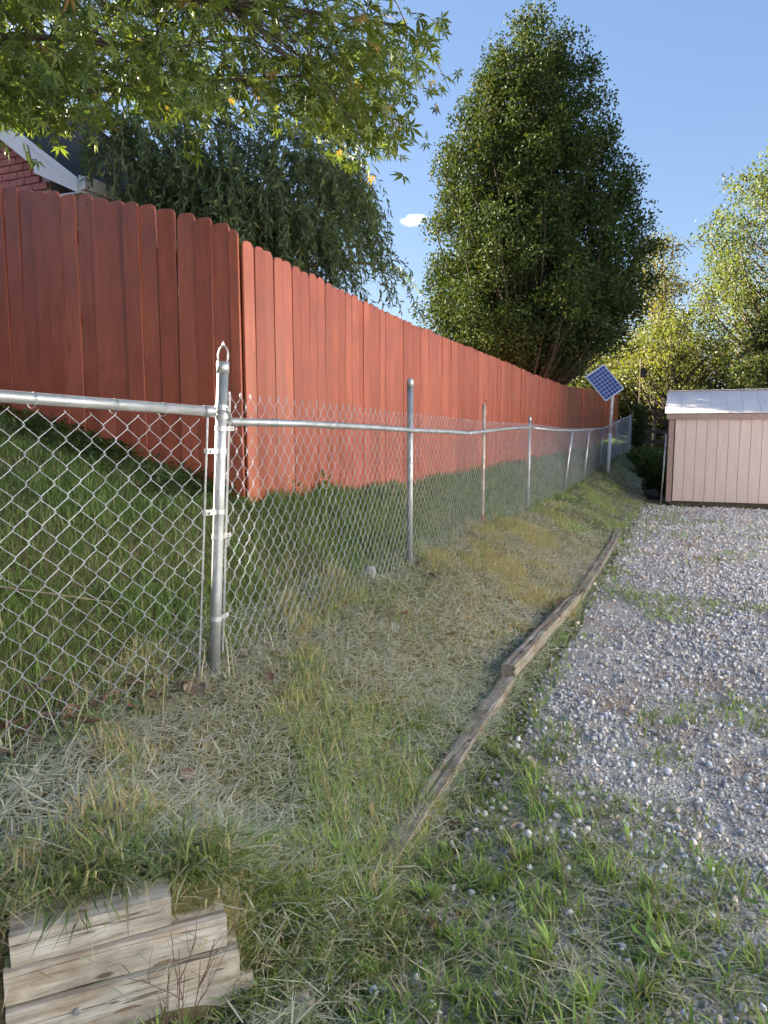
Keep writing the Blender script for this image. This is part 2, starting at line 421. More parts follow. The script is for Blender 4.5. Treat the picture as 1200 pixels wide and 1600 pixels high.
# ------------------------------------------------------------------ chain-link fence
cf = empty('chain_link_fence', (-1.87, 2.51, 0)); CO = Vector((-1.87, 2.51, 0))
tag(cf, 'galvanised chain link fence with steel posts running along the grassy bank', 'fence')
def cl(p): return Vector(p) - CO
def wire_panel(path, zb, zt, rows, r, sides, name='wire_mesh', half=.049, top_twist=True, lean=None):
    """woven diamond mesh: every strand a zigzag hooked into its neighbours"""
    P = np.array(path, float); seg = np.linalg.norm(np.diff(P, axis=0), axis=1); S = np.concatenate([[0], np.cumsum(seg)])
    n = int(S[-1] / half)
    Vs, Fs, base = [], [], 0
    fr_ = np.array([0, .14, .5, .86]) if sides > 3 else np.array([0, .5])
    for kst in range(n):
        sa, sb = kst * S[-1] / n, (kst + 1) * S[-1] / n
        N = rows * 2
        t = np.concatenate([j + fr_ for j in range(N)] + [[N]])
        j = np.floor(t - 1e-9).clip(0); fpart = t - j
        par = ((j + kst) % 2)
        e = fpart + .06 * np.sin(2 * math.pi * fpart) * -1
        xx = np.where(par == 0, e, 1 - e)                       # 0..1 across its own half-column
        ov = .0028 / half
        s = sa + (sb - sa) * (xx * (1 + 2 * ov) - ov)
        s = np.clip(s, 0, S[-1])
        px = np.interp(s, S, P[:, 0]); py = np.interp(s, S, P[:, 1])
        b_, t_ = np.interp(s, S, zb), np.interp(s, S, zt)
        jit = RNG.normal() * .002
        z = b_ + (t_ - b_) * (t / N) + jit
        i = np.searchsorted(S, s, side='right').clip(1, len(S) - 1)
        tg = (P[i] - P[i - 1]) / seg[i - 1][:, None]
        nrm = np.stack([tg[:, 1], -tg[:, 0]], 1)
        bulge = .012 * np.sin(s * 2.1) * np.sin(math.pi * t / N)
        off = .0022 * np.cos(math.pi * t) * (1 if kst % 2 else -1) * np.where(np.abs(fpart - .5) > .3, 1, .4) + bulge
        C = np.stack([px + nrm[:, 0] * off, py + nrm[:, 1] * off, z], 1)
        if top_twist:                                            # knuckled end curling over
            d = 1 if (xx[-1] > .5) else -1
            C = np.vstack([C, C[-1] + [0, 0, .012] - np.r_[tg[-1] * d * .004, 0], C[-1] + [0, 0, .012] - np.r_[tg[-1] * d * .010, 0], C[-1] + [0, 0, -.004] - np.r_[tg[-1] * d * .012, 0]])
            nrm = np.vstack([nrm, nrm[-1:], nrm[-1:], nrm[-1:]])
        T = np.gradient(C, axis=0); T /= np.linalg.norm(T, axis=1)[:, None]
        A = np.c_[nrm, np.zeros(len(nrm))]; A = A - T * (A * T).sum(1)[:, None]; A /= np.linalg.norm(A, axis=1)[:, None]
        B = np.cross(T, A)
        q = 2 * math.pi * np.arange(sides) / sides
        R = C[:, None, :] + r * (A[:, None, :] * np.cos(q)[None, :, None] + B[:, None, :] * np.sin(q)[None, :, None])
        m_ = len(C); Vs.append(R.reshape(-1, 3))
        a = (np.arange(m_ - 1)[:, None] * sides + np.arange(sides)[None, :]); a2 = (np.arange(m_ - 1)[:, None] * sides + ((np.arange(sides) + 1) % sides)[None, :])
        Fs.append(np.stack([a, a2, a2 + sides, a + sides], -1).reshape(-1, 4) + base); base += m_ * sides
    V = np.vstack(Vs) - np.array(CO)
    o = link(name, mesh_np(name, V, np.vstack(Fs), None, True), M['wire'], cf); tag(o, kind='stuff'); return o

# posts: (x, y, z base, top x shift, z top, radius, material)
POSTS = [(-1.9, 5.05, .0, 1.88, .0235, 'galv'), (-1.95, 7.4, .0, 1.79, .0195, 'rustpost'), (-1.95, 9.85, 0, 1.69, .023, 'galv'),
         (-1.95, 13.0, .14, 1.53, .02, 'galv'), (-1.95, 15.9, .09, 1.56, .02, 'galv'), (-1.95, 19.2, .04, 1.6, .02, 'galv'),
         (-1.9, 23.3, 0, 1.86, .02, 'galv'), (-1.78, 27.4, 0, 2.12, .02, 'galv'), (-1.78, 31.5, 0, 2.2, .02, 'galv')]
CY = 2.51
wp = [(-1.85, 2.58)] + [(p[0] + .03, p[1]) for p in POSTS]
wt = [1.665, 1.625, 1.60, 1.60, 1.55, 1.565, 1.6, 1.85, 2.1, 2.2]
wb = [H(a, b2) + .03 for a, b2 in wp]
wire_panel(wp[:2], wb[:2], wt[:2], 12, .00145, 4, half=.0405)
wire_panel(wp[1:4], wb[1:4], wt[1:4], 12, .00145, 4, half=.042)
wire_panel(wp[3:7], wb[3:7], wt[3:7], 13, .0017, 3, half=.045)
wire_panel(wp[6:], wb[6:], wt[6:], 13, .0017, 3, half=.045)
LP = [(-1.862, 2.455), (-2.05, 1.63), (-2.36, .1), (-2.7, -1.6)]
wire_panel(LP, [H(a, b2) - .02 for a, b2 in LP], [1.555, 1.58, 1.6, 1.62], 12, .00145, 4, top_twist=False)

def tube_part(name, pts, r, mat, n=14, parent=cf):
    mb = MB(); mb.tube([cl(p) for p in pts], r, n); return mb.build(name, mat, parent)
# corner post with its fittings
CB, CT = Vector((-1.87, 2.51, H(-1.87, 2.51) - .12)), Vector((-1.797, 2.54, 1.79))
def on_post(z): return CB + (CT - CB) * ((z - CB.z) / (CT.z - CB.z))
cp = tube_part('corner_post', [CB, on_post(.8), on_post(1.3), CT], .0235, M['galv'], 20)
ax = (CT - CB).normalized()
mb = MB(); mb.tube([cl(CT - ax * .045), cl(CT + ax * .004)], .0262, 20)
RX = Vector((.93, .37, 0))
pts = [CT + ax * z + RX * x for x, z in ((-.019, -.002), (-.0215, .02), (-.021, .038), (-.016, .055), (-.008, .066), (0, .069), (.008, .066), (.016, .055), (.021, .038), (.0215, .02), (.019, -.002))]
mb.tube([cl(p) for p in pts], .0034, 8)
mb.tube([cl(CT + ax * .068), cl(CT + ax * .076), cl(CT + ax * .088)], [.006, .006, .002], 8)
mb.build('loop_cap', M['alu'], cp)
to_l = Vector((-.22, -.975, 0)); to_r = Vector((-.02, 1.0, 0)); side = Vector((.975, -.22, 0))
LB_T, LB_B = on_post(1.56) + to_l * .075, on_post(.42) + to_l * .085
RB_T, RB_B = on_post(1.66) + to_r * .06, on_post(.52) + to_r * .06
for (T_, B_) in ((LB_T, LB_B), (RB_T, RB_B)):
    mb = MB(); d = (B_ - T_); q = d.to_track_quat('Z', 'Y').to_matrix(); mb.box(cl((T_ + B_) / 2), (.016, .006, d.length), q); mb.build('tension_bar', M['alu'], cf)
def band(z, d, hh=.02, bar=True):
    c_ = on_post(z); mb = MB(); mb.ring(cl(c_), ax, .0238, .003, hh, 24)
    side_ = ax.cross(d).normalized()
    R3 = Matrix((d, side_, ax)).transposed()
    for s in (-1, 1): mb.box(cl(c_ + d * .052 + side_ * s * .0105), (.058, .003, hh * .98), R3)
    mb.tube([cl(c_ + d * .062 - side_ * .02), cl(c_ + d * .062 + side_ * .02)], .004, 8)
    mb.tube([cl(c_ + d * .062 + side_ * .014), cl(c_ + d * .062 + side_ * .02)], .0075, 6)
    mb.build('tension_band', M['alu'], cp)
for z in (1.42, 1.16, .435): band(z, to_l)
for z in (1.515, 1.05, .69): band(z, to_r)
# brace bands and rail cups
RLZ, RRZ = 1.585, 1.545
for z, d, tilt in ((1.60, to_l, .25), (1.568, to_r, -.3)):
    c_ = on_post(z); mb = MB(); a2 = (ax + to_r * tilt).normalized(); mb.ring(cl(c_), a2, .0245, .0035, .022, 24); mb.build('brace_band', M['galv'], cp)
railL = [(-1.824, 2.497, RLZ), (-2.03, 1.63, 1.615), (-2.345, .1, 1.63), (-2.68, -1.6, 1.65)]
railR = [(-1.83, 2.59, RRZ), (-1.835, 3.3, 1.543), (-1.845, 4.2, 1.53), (-1.862, 5.05, 1.512), (-1.875, 5.9, 1.503), (-1.885, 6.6, 1.488), (-1.905, 7.4, 1.512), (-1.905, 8.6, 1.545), (-1.905, 9.85, 1.565)]
tube_part('top_rail', railL, .0205, M['galv'], 16)
tube_part('top_rail', railR, .0175, M['galv'], 16)
tube_part('top_rail', [(-1.905, 9.9, 1.555), (-1.89, 11.5, 1.53), (-1.8, 13, 1.525), (-1.83, 15.9, 1.55), (-1.87, 19.2, 1.59), (-1.86, 23.3, 1.84), (-1.74, 27.4, 2.1), (-1.74, 31.5, 2.18)], .017, M['galv'], 10)
def cup(a, b2, r):
    mb = MB(); mb.tube([cl(a), cl(a + (b2 - a) * .15), cl(b2)], [r * .55, r * 1.0, r * 1.0], 16); mb.build('rail_cup', M['galv'], cf)
a0, a1 = Vector(railL[0]), Vector(railL[1]); dl = (a1 - a0).normalized(); cup(a0 - dl * .012, a0 + dl * .05, .0238)
a0, a1 = Vector(railR[0]), Vector(railR[1]); dl = (a1 - a0).normalized(); cup(a0 - dl * .035, a0 + dl * .03, .0208)
# strap from the brace band twisting into the cup
mb = MB(); mb.tube([cl(on_post(1.6) + to_l * .0 + side * .028), cl(on_post(1.585) + to_r * .02 + side * .026), cl(on_post(1.56) + to_r * .05 + side * .016), cl(Vector(railR[0]))], [.007, .008, .008, .007], 8); mb.build('strap', M['galv'], cp)
# wire ties and rail sleeves
def tie(p, d, R): mb = MB(); mb.ring(cl(p), d, R, .0016, None, 20); mb.build('wire_tie', M['wire'], cf)
for t in (.28, .52, .86): 
    a0, a1 = Vector(railL[0]), Vector(railL[1]); p = a0 + (a1 - a0) * t; tie(p + Vector((0, 0, -.006)), (a1 - a0) + Vector((.08, .0, .12)), .027)
a0, a1 = Vector(railL[1]), Vector(railL[2])
for t in (.1, .4): tie(a0 + (a1 - a0) * t + Vector((0, 0, -.006)), a1 - a0 + Vector((.1, 0, .1)), .027)
for yy in (3.0, 3.62, 4.5, 5.55, 6.3, 8.0, 8.9):
    p = Vector((np.interp(yy, [q[1] for q in railR], [q[0] for q in railR]), yy, np.interp(yy, [q[1] for q in railR], [q[2] for q in railR])))
    tie(p, Vector((0, 1, .25)), .0205)
for yy in (3.64, 6.62):
    p = Vector((np.interp(yy, [q[1] for q in railR], [q[0] for q in railR]), yy, np.interp(yy, [q[1] for q in railR], [q[2] for q in railR])))
    mb = MB(); mb.tube([cl(p - Vector((0, .04, 0))), cl(p + Vector((0, .04, 0)))], .0192, 14); mb.build('rail_sleeve', M['galv'], cf)
for i, (px, py, ln, zt, r, mt) in enumerate(POSTS):
    z0 = H(px, py) - .15
    o = tube_part('post', [(px, py, z0), (px + ln * .5, py, (z0 + zt) / 2), (px + ln, py, zt)], r, M[mt], 16)
    top = Vector((px + ln, py, zt))
    if i in (0, 2):
        mb = MB(); mb.tube([cl(top - Vector((0, 0, .05))), cl(top + Vector((0, 0, .005))), cl(top + Vector((0, 0, .016))), cl(top + Vector((0, 0, .021)))], [r * 1.09, r * 1.09, r * .8, r * .3], 16); mb.build('post_cap', M['galv'], o)
        for zz in (1.27, .9): mb = MB(); mb.ring(cl((px + .002, py, zz)), (0, .1, 1), r * 1.02, .0018, None, 18); mb.build('wire_tie', M['wire'], o)
    if i == 1:
        mb = MB(); mb.tube([cl((px, py, z0)), cl((px, py, H(px, py) + .13))], r * 1.06, 14); mb.build('rusty_foot', M['rust'], o)
        mb = MB(); mb.ring(cl(top + Vector((.012, 0, .02))), (.3, 1, 0), .022, .0022, None, 14, .7); mb.build('wire_tie', M['rust'], o)

# ------------------------------------------------------------------ timbers
def timber(name, a, b2, w, h, mat, parent=None, seed=0, roll=0.0, wear=.006):
    """squared log, edges worn and split, long axis along its own x"""
    a, b2 = Vector(a), Vector(b2); L = (b2 - a).length; r = np.random.default_rng(seed)
    nxs = max(8, int(L / .05)); m_ = 5
    sec = []
    for i in range(m_): sec.append((-.5 + i / m_, -.5))
    for i in range(m_): sec.append((.5, -.5 + i / m_))
    for i in range(m_): sec.append((.5 - i / m_, .5))
    for i in range(m_): sec.append((-.5, .5 - i / m_))
    V = []; ns = len(sec)
    ph = r.random() * 50
    for i in range(nxs + 1):
        t = i / nxs; x = (t - .5) * L
        for k, (sy, sz) in enumerate(sec):
            corner = (abs(sy) > .45) and (abs(sz) > .45)
            f_ = .95 if corner else 1.0
            d1 = (fbm(np.array([x * 7 + ph]), np.array([k * .9 + ph]), seed)[0] - .5) * wear * 2
            groove = -.006 if (k in (3, 12, 17) and fbm(np.array([x * 3 + ph]), np.array([k * 7.0]), seed + 3)[0] > .5) else 0
            xe = x
            if i in (0, nxs): xe = x + (1 if i == 0 else -1) * (abs(r.normal()) * wear * .35)
            n_ = Vector((0, sy, sz)).normalized()
            V.append((xe, sy * w * f_ + n_.y * (d1 + groove), sz * h * f_ + n_.z * (d1 + groove)))
    F = []
    for i in range(nxs):
        for k in range(ns):
            k2 = (k + 1) % ns; F.append((i * ns + k, i * ns + k2, (i + 1) * ns + k2, (i + 1) * ns + k))
    F.append(tuple(reversed(range(ns)))); F.append(tuple(nxs * ns + k for k in range(ns)))
    me = bpy.data.meshes.new(name); me.from_pydata(V, [], F); me.update()
    o = link(name, me, mat, parent)
    o.location = (a + b2) / 2; e = (b2 - a).to_track_quat('X', 'Z').to_euler(); o.rotation_euler = (e.x + roll, e.y, e.z); return o

# edging along the driveway
EDG = [((-.87, 1.72, .022), (-.885, 4.06, .036), .08, .085, 'half buried weathered edging timber at the foot of the bank, nearest the timber retaining wall'),
       ((-.885, 4.0, .105), (-.80, 6.22, .07), .085, .075, 'raised edging timber lying across the ends of two lower ones'),
       ((-.80, 5.85, .012), (-.79, 9.95, .022), .085, .085, 'long grey edging timber between bank and gravel, past the raised one'),
       ((-.81, 10.1, -.005), (-.92, 14.6, -.02), .09, .09, 'mossy sunken edging timber leading towards the pinkish shed')]
for k, (a, b2, w, h, lb) in enumerate(EDG):
    a = (a[0], a[1], a[2] + H(-.7, a[1]) * .5); b2 = (b2[0], b2[1], b2[2] + H(-.7, b2[1]) * .5)
    tag(timber('edging_timber', a, b2, w, h, M['edging'], None, 40 + k, 0, .0035), lb, 'timber', 'edging timbers along the driveway')

# stacked retaining wall
TD = Vector((-.7071, -.7071, 0)); TN = Vector((.7071, -.7071, 0))
rw = empty('retaining_wall', (-1.0, 1.43, 0)); RW = Vector((-1.0, 1.43, 0))
tag(rw, 'short stack of weathered grey timbers holding up the grassy bank', 'retaining wall')
for k, (s0, s1, z, ofs) in enumerate(((-.03, .62, .035, -.01), (.005, .545, .127, .0), (.035, .545, .220, -.006), (.17, .53, .312, -.014))):
    a = TD * s0 + TN * (ofs - .045); b2 = TD * s1 + TN * (ofs - .045 + .004 * k)
    t = timber('timber', (a.x, a.y, z), (b2.x, b2.y, z + RNG.normal() * .003), .092, .087, M['timber'], rw, 60 + k, RNG.normal() * .03, .0025)
    if k in (0, 1):
        mb = MB(); mb.tube([(.12 if k else .2, .0465, .0), (.12 if k else .2, .052, .0)], .009, 10); mb.build('nail_head', M['galv'], t)
rw2 = empty('retaining_wall', tuple(RW + TD * .58)); tag(rw2, 'brown timber stack ending just short of the grey retaining timbers', 'retaining wall')
for k, z in enumerate((.035, .13, .225, .318)):
    a = TD * .0 + TN * (.02 - .045); b2 = TD * 1.3 + TN * (.05 - .045)
    timber('timber', (a.x, a.y, z), (b2.x, b2.y, z + .004), .095, .09, M['edging'], rw2, 80 + k, 0, .004)

# ------------------------------------------------------------------ grass, straw, weeds
def blades(P, hgt, wid, az, lean, curl, col, tipcol=None):
    """five-point blades: base pair, middle pair, tip"""
    n = len(P); d = np.stack([np.cos(az), np.sin(az), np.zeros(n)], 1); s = np.stack([-np.sin(az), np.cos(az), np.zeros(n)], 1)
    up = np.array([0, 0, 1.0])
    l1 = lean[:, None]; l2 = np.clip(lean + curl, 0, 1.75)[:, None]
    h = hgt[:, None]; w = wid[:, None]
    mid = P + h * .5 * (d * np.sin(l1) + up * np.cos(l1)); tip = mid + h * .5 * (d * np.sin(l2) + up * np.cos(l2))
    V = np.stack([P - s * w * .5, P + s * w * .5, mid - s * w * .42, mid + s * w * .42, tip], 1).reshape(-1, 3)
    b_ = np.arange(n)[:, None] * 5
    F = np.concatenate([b_ + [0, 1, 3], b_ + [0, 3, 2], b_ + [2, 3, 4]], 1).reshape(-1, 3)
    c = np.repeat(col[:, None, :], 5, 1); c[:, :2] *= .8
    return V, F, c.reshape(-1, 3)

def in_view(x, y, m=.5):
    """keep what the place shows from the driveway's mouth (with a margin for a step to the side)"""
    X = .9225 * x + .386 * y; D = -.386 * x + .9225 * y
    return (D > 1.1) & (np.abs(X) < D * .56 + m)

def scatter(n, x0, x1, y0, y1):
    x = RNG.uniform(x0, x1, n); y = RNG.uniform(y0, y1, n); k = in_view(x, y); return x[k], y[k]

def lerp(a, b2, t): return np.array(a)[None] * (1 - t[:, None]) + np.array(b2)[None] * t[:, None]
def wall_d(x, y): return (x - WP[0]) * WN[0] + (y - WP[1]) * WN[1]

def emit(name, parts, mat, label, cat):
    V, F, C, n = [], [], [], 0
    for v, f_, c_ in parts: V.append(v); F.append(f_ + n); C.append(c_); n += len(v)
    o = link(name, mesh_np(name, np.vstack(V), np.vstack(F), np.vstack(C)), mat); return tag(o, label, cat, kind='stuff')

# lush grass behind the chain-link, up to the red fence
parts = []
for n, (x0, x1, y0, y1), hh, ww in ((80000, (-5.2, -1.9, .8, 4.25), .10, .0050), (45000, (-2.85, -1.9, 4.2, 9), .095, .0062), (34000, (-2.85, -1.9, 9, 20), .12, .009), (14000, (-2.85, -1.8, 20, 36), .14, .014)):
    x, y = scatter(n, x0, x1, y0, y1)
    dens = fbm(x * 1.6, y * 1.6, 21); k = RNG.random(len(x)) < .35 + dens * .9
    bare = sstep(.62, .75, fbm(x * .9 + 3, y * .9, 24)); k &= RNG.random(len(x)) > bare * .55
    x, y = x[k], y[k]; dens = dens[k]; n = len(x)
    h = hh * (.45 + .8 * dens) * RNG.uniform(.5, 1.35, n)
    near_fence = np.exp(-np.abs(x + 1.95) / .12) + np.exp(-np.abs(x + 2.8) / .08); h *= 1 + .5 * near_fence * RNG.random(n)
    t = np.clip(RNG.normal(.4, .25, n) + (dens - .5) * .6, 0, 1)
    c = lerp((.09, .14, .048), (.22, .345, .10), t); dry = RNG.random(n) < .13 + .25 * bare[k]; c[dry] = lerp((.26, .23, .13), (.46, .41, .27), RNG.random(dry.sum()))
    lean_ = np.abs(RNG.normal(.15, .3, n)) + .9 * (fbm(x * 3, y * 3, 26) > .6) * RNG.random(n)
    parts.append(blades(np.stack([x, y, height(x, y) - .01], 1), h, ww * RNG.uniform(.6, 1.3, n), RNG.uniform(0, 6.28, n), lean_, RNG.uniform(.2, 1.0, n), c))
emit('grass', parts, M['grass'], 'long green grass on the slope between chain link and red fence', 'grass')

# mown bank: short stubble plus straw clippings lying on it
parts = []; straw = []
for n, (x0, x1, y0, y1), sc in ((70000, (-2.1, -.8, .9, 4.2), 1.0), (60000, (-2.0, -.75, 4.2, 9), 1.25), (45000, (-2.0, -.7, 9, 22), 2.0), (14000, (-2, 1, 20, 34), 3.2)):
    x, y = scatter(n, x0, x1, y0, y1); k = (wall_d(x, y) < -.04) | (y > 1.6) | (x > -.95); x, y = x[k], y[k]
    tan = sstep(.42, .62, fbm(x * .8, y * .55, 31)) * .75 + .55 * np.exp(-((x + 1.15) / .4) ** 2 - ((y - 6.6) / 1.7) ** 2)
    grn = sstep(.5, .66, fbm(x * 2.1 + 9, y * 1.5, 35))
    keep = RNG.random(len(x)) < .3 + .42 * grn; gx_, gy_, tn, gn = x[keep], y[keep], tan[keep], grn[keep]; n2 = len(gx_)
    t = RNG.random(n2); c = lerp((.14, .195, .075), (.38, .49, .19), np.clip(t * .7 + gn * .3, 0, 1))
    dry = RNG.random(n2) < .14 + .6 * np.clip(tn, 0, 1); c[dry] = lerp((.38, .30, .16), (.60, .48, .28), RNG.random(dry.sum()))
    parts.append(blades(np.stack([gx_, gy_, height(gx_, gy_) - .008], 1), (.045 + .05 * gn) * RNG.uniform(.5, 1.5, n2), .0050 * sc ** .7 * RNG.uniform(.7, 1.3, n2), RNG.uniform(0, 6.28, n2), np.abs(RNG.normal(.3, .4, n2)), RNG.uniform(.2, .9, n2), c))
    keep = RNG.random(len(x)) < .34; sx, sy, tn = x[keep], y[keep], tan[keep]; n3 = len(sx)
    c = lerp((.46, .44, .29), (.80, .75, .57), RNG.random(n3) ** 1.4); g_ = RNG.random(n3) < .5 * (1 - np.clip(tn, 0, 1)); c[g_] = lerp((.28, .33, .17), (.46, .52, .31), RNG.random(g_.sum()))
    straw.append(blades(np.stack([sx, sy, height(sx, sy) + RNG.uniform(.004, .045, n3)], 1), RNG.uniform(.05, .21, n3) * RNG.uniform(.6, 1.1, n3), .0042 * sc ** .8 * RNG.uniform(.5, 1.35, n3), RNG.uniform(0, 6.28, n3), RNG.uniform(1.2, 1.62, n3), RNG.uniform(-.1, .25, n3), c))
emit('grass', parts, M['grass'], 'short mown grass on the bank below the chain link', 'grass')
emit('straw', straw, M['straw'], 'dry pale grass clippings lying over the bank', 'clippings')

# weeds creeping over the gravel in the foreground and along the edging
def weed_mask(x, y):
    a = sstep(2.95, 2.15, y + .35 * np.clip(x - .05, 0, 2) + .9 * (fbm(x * 2, y * 2, 41) - .5)) * sstep(.6, -.05, x + .7 * (fbm(x * 3, y * 3, 44) - .5)) * (.55 + .45 * sstep(.35, .6, fbm(x * 4.5, y * 4.5, 45)))
    e = sstep(-.45, -.68, x - np.interp(y, [6.5, 9, 12, 15.5], [0, .12, .36, .52]) + .5 * (fbm(x * 2, y * 1.3, 43) - .5)) * (.45 + .4 * sstep(.4, .6, fbm(x * 5, y * 4, 46)))
    p = sstep(.58, .72, fbm(x * 1.7 + 4, y * 1.5 + 2, 47)) * .6
    return np.clip(np.maximum(np.maximum(a, e), p), 0, 1)
parts = []; st = []
for n, (x0, x1, y0, y1), sc in ((105000, (-1.2, 1.6, .9, 3.2), 1.0), (46000, (-.85, 2.2, 3.2, 8), 1.3), (26000, (-.85, 3.2, 8, 16), 1.8)):
    x, y = scatter(n, x0, x1, y0, y1); wm = weed_mask(x, y); k = (RNG.random(len(x)) < wm * .85) & ((wall_d(x, y) > .02) | (y > 1.55) | (x > -.93)); x, y = x[k], y[k]; n2 = len(x)
    # gather into tufts
    tx, ty = np.floor(x / .07) , np.floor(y / .07); jx, jy = hash2(tx, ty, 1), hash2(tx, ty, 2); pull = .55 * (hash2(tx, ty, 3) > .62)
    cx, cy = (tx + jx) * .07, (ty + jy) * .07; x = x + (cx - x) * pull; y = y + (cy - y) * pull
    big = hash2(tx, ty, 4)
    az = np.where(pull > 0, np.arctan2(y - cy, x - cx) + RNG.normal(0, .5, n2), RNG.uniform(0, 6.28, n2))
    t = np.clip(hash2(tx, ty, 5) * .7 + RNG.random(n2) * .4, 0, 1); c = lerp((.10, .15, .045), (.32, .47, .125), t)
    dry = RNG.random(n2) < .2; c[dry] = lerp((.24, .21, .12), (.4, .36, .22), RNG.random(dry.sum()))
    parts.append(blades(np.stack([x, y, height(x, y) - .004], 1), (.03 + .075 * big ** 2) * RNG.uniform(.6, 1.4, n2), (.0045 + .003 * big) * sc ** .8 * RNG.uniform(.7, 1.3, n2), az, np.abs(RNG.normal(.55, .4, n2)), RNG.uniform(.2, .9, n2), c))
    k = RNG.random(n2) < .17; n3 = int(k.sum())
    st.append(blades(np.stack([x[k] + RNG.normal(0, .03, n3), y[k], height(x[k], y[k]) + RNG.uniform(.006, .03, n3)], 1), RNG.uniform(.05, .2, n3), .0031 * sc ** .8 * RNG.uniform(.6, 1.3, n3), RNG.uniform(0, 6.28, n3), RNG.uniform(1.3, 1.62, n3), RNG.uniform(-.1, .2, n3), lerp((.3, .28, .17), (.6, .54, .36), RNG.random(n3))))
# tufts spilling over the retaining timbers
n = 2400; s = RNG.uniform(.0, .75, n); dd = -np.abs(RNG.normal(.0, .09, n)) - .09
x = WP[0] - .7071 * s + dd * WN[0]; y = WP[1] - .7071 * s + dd * WN[1]
patch = fbm(s * 6, s * 0, 51); k = (RNG.random(n) < sstep(.3, .6, patch) + .12); x, y, s = x[k], y[k], s[k]; n = len(x)
c = lerp((.12, .16, .06), (.30, .39, .14), RNG.random(n)); dry = RNG.random(n) < .35; c[dry] = lerp((.36, .32, .2), (.66, .58, .4), RNG.random(dry.sum()))
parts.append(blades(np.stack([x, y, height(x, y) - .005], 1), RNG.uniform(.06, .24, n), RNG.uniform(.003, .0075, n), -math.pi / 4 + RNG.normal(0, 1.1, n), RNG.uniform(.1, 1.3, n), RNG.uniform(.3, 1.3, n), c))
# grass rooted on the steep bit of earth past the end of the timbers
n = 4600; sA = RNG.uniform(-.5, .2, n); dA = RNG.uniform(-.28, .05, n); x = WP[0] - .7071 * sA + dA * WN[0]; y = WP[1] - .7071 * sA + dA * WN[1]
k = (sA < .03) | (dA < -.09) | ((dA < -.05) & (sA < .16)); x, y = x[k], y[k]; n = len(x)
c = lerp((.10, .145, .045), (.30, .40, .115), RNG.random(n)); dry = RNG.random(n) < .3; c[dry] = lerp((.36, .32, .2), (.64, .56, .38), RNG.random(dry.sum()))
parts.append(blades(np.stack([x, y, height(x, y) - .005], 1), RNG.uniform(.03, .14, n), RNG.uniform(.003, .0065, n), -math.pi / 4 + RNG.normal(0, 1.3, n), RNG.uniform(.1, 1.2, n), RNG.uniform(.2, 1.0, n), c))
# dead stems leaning along the foot of the chain-link
n = 420; y = RNG.uniform(.9, 9, n) ** 1.0; y[:200] = RNG.uniform(.9, 2.6, 200); x = np.interp(y, [.1, 1.63, 2.5, 5, 9], [-2.36, -2.05, -1.87, -1.9, -1.95]) + RNG.normal(0, .06, n)
st.append(blades(np.stack([x, y, height(x, y)], 1), RNG.uniform(.1, .38, n), RNG.uniform(.002, .0042, n), RNG.uniform(0, 6.28, n), RNG.uniform(.2, 1.4, n), RNG.uniform(0, .6, n), lerp((.3, .27, .17), (.62, .56, .4), RNG.random(n))))
emit('weeds', parts, M['grass'], 'patchy low weeds and grass tufts growing through the gravel', 'weeds')
emit('straw', st, M['straw'], 'loose dry stalks scattered over the weedy gravel', 'clippings')

# broad-leaved weeds: clover patches, ground cover below the left red fence
def ovals(P, L, Wd, az, tilt, col):
    n = len(P); d = np.stack([np.cos(az) * np.cos(tilt), np.sin(az) * np.cos(tilt), np.sin(tilt)], 1); s = np.stack([-np.sin(az), np.cos(az), np.zeros(n)], 1)
    nn = np.cross(d, s); prof = ((0, 0), (.3, .5), (.65, .42), (1, 0))
    V = [P]
    for t_, w_ in prof[1:3]:
        for sg in (-1, 1): V.append(P + d * (L * t_)[:, None] + s * (sg * Wd * w_)[:, None] + nn * (-.08 * L)[:, None])
    V.append(P + d * L[:, None]); V = np.stack(V, 1)                 # 0 base, 1-,2+, 3-,4+, 5 tip
    b_ = np.arange(n)[:, None] * 6
    F = np.concatenate([b_ + [0, 2, 1], b_ + [1, 2, 4], b_ + [1, 4, 3], b_ + [3, 4, 5]], 1).reshape(-1, 3)
    return V.reshape(-1, 3), F, np.repeat(col, 6, 0)
parts = []
x, y = scatter(5200, -1.0, 1.8, 1.0, 6); k = (RNG.random(len(x)) < weed_mask(x, y) * sstep(.5, .66, fbm(x * 3, y * 3, 61)) * .7) & ((wall_d(x, y) > .03) | (y > 1.55)); x, y = x[k], y[k]; n = len(x)
parts.append(ovals(np.stack([x, y, height(x, y) + RNG.uniform(.008, .035, n)], 1), RNG.uniform(.012, .034, n), RNG.uniform(.01, .022, n), RNG.uniform(0, 6.28, n), RNG.normal(.15, .3, n), lerp((.09, .17, .045), (.2, .34, .08), RNG.random(n))))
x, y = scatter(9000, -5.4, -2.9, 3.2, 4.25); k = RNG.random(len(x)) < sstep(3.3, 3.9, y) * sstep(.35, .55, fbm(x * 2, y * 2, 63)); x, y = x[k], y[k]; n = len(x)
parts.append(ovals(np.stack([x, y, height(x, y) + RNG.uniform(.02, .11, n)], 1), RNG.uniform(.03, .06, n), RNG.uniform(.02, .035, n), RNG.uniform(0, 6.28, n), RNG.normal(.1, .35, n), lerp((.05, .09, .035), (.11, .17, .06), RNG.random(n))))
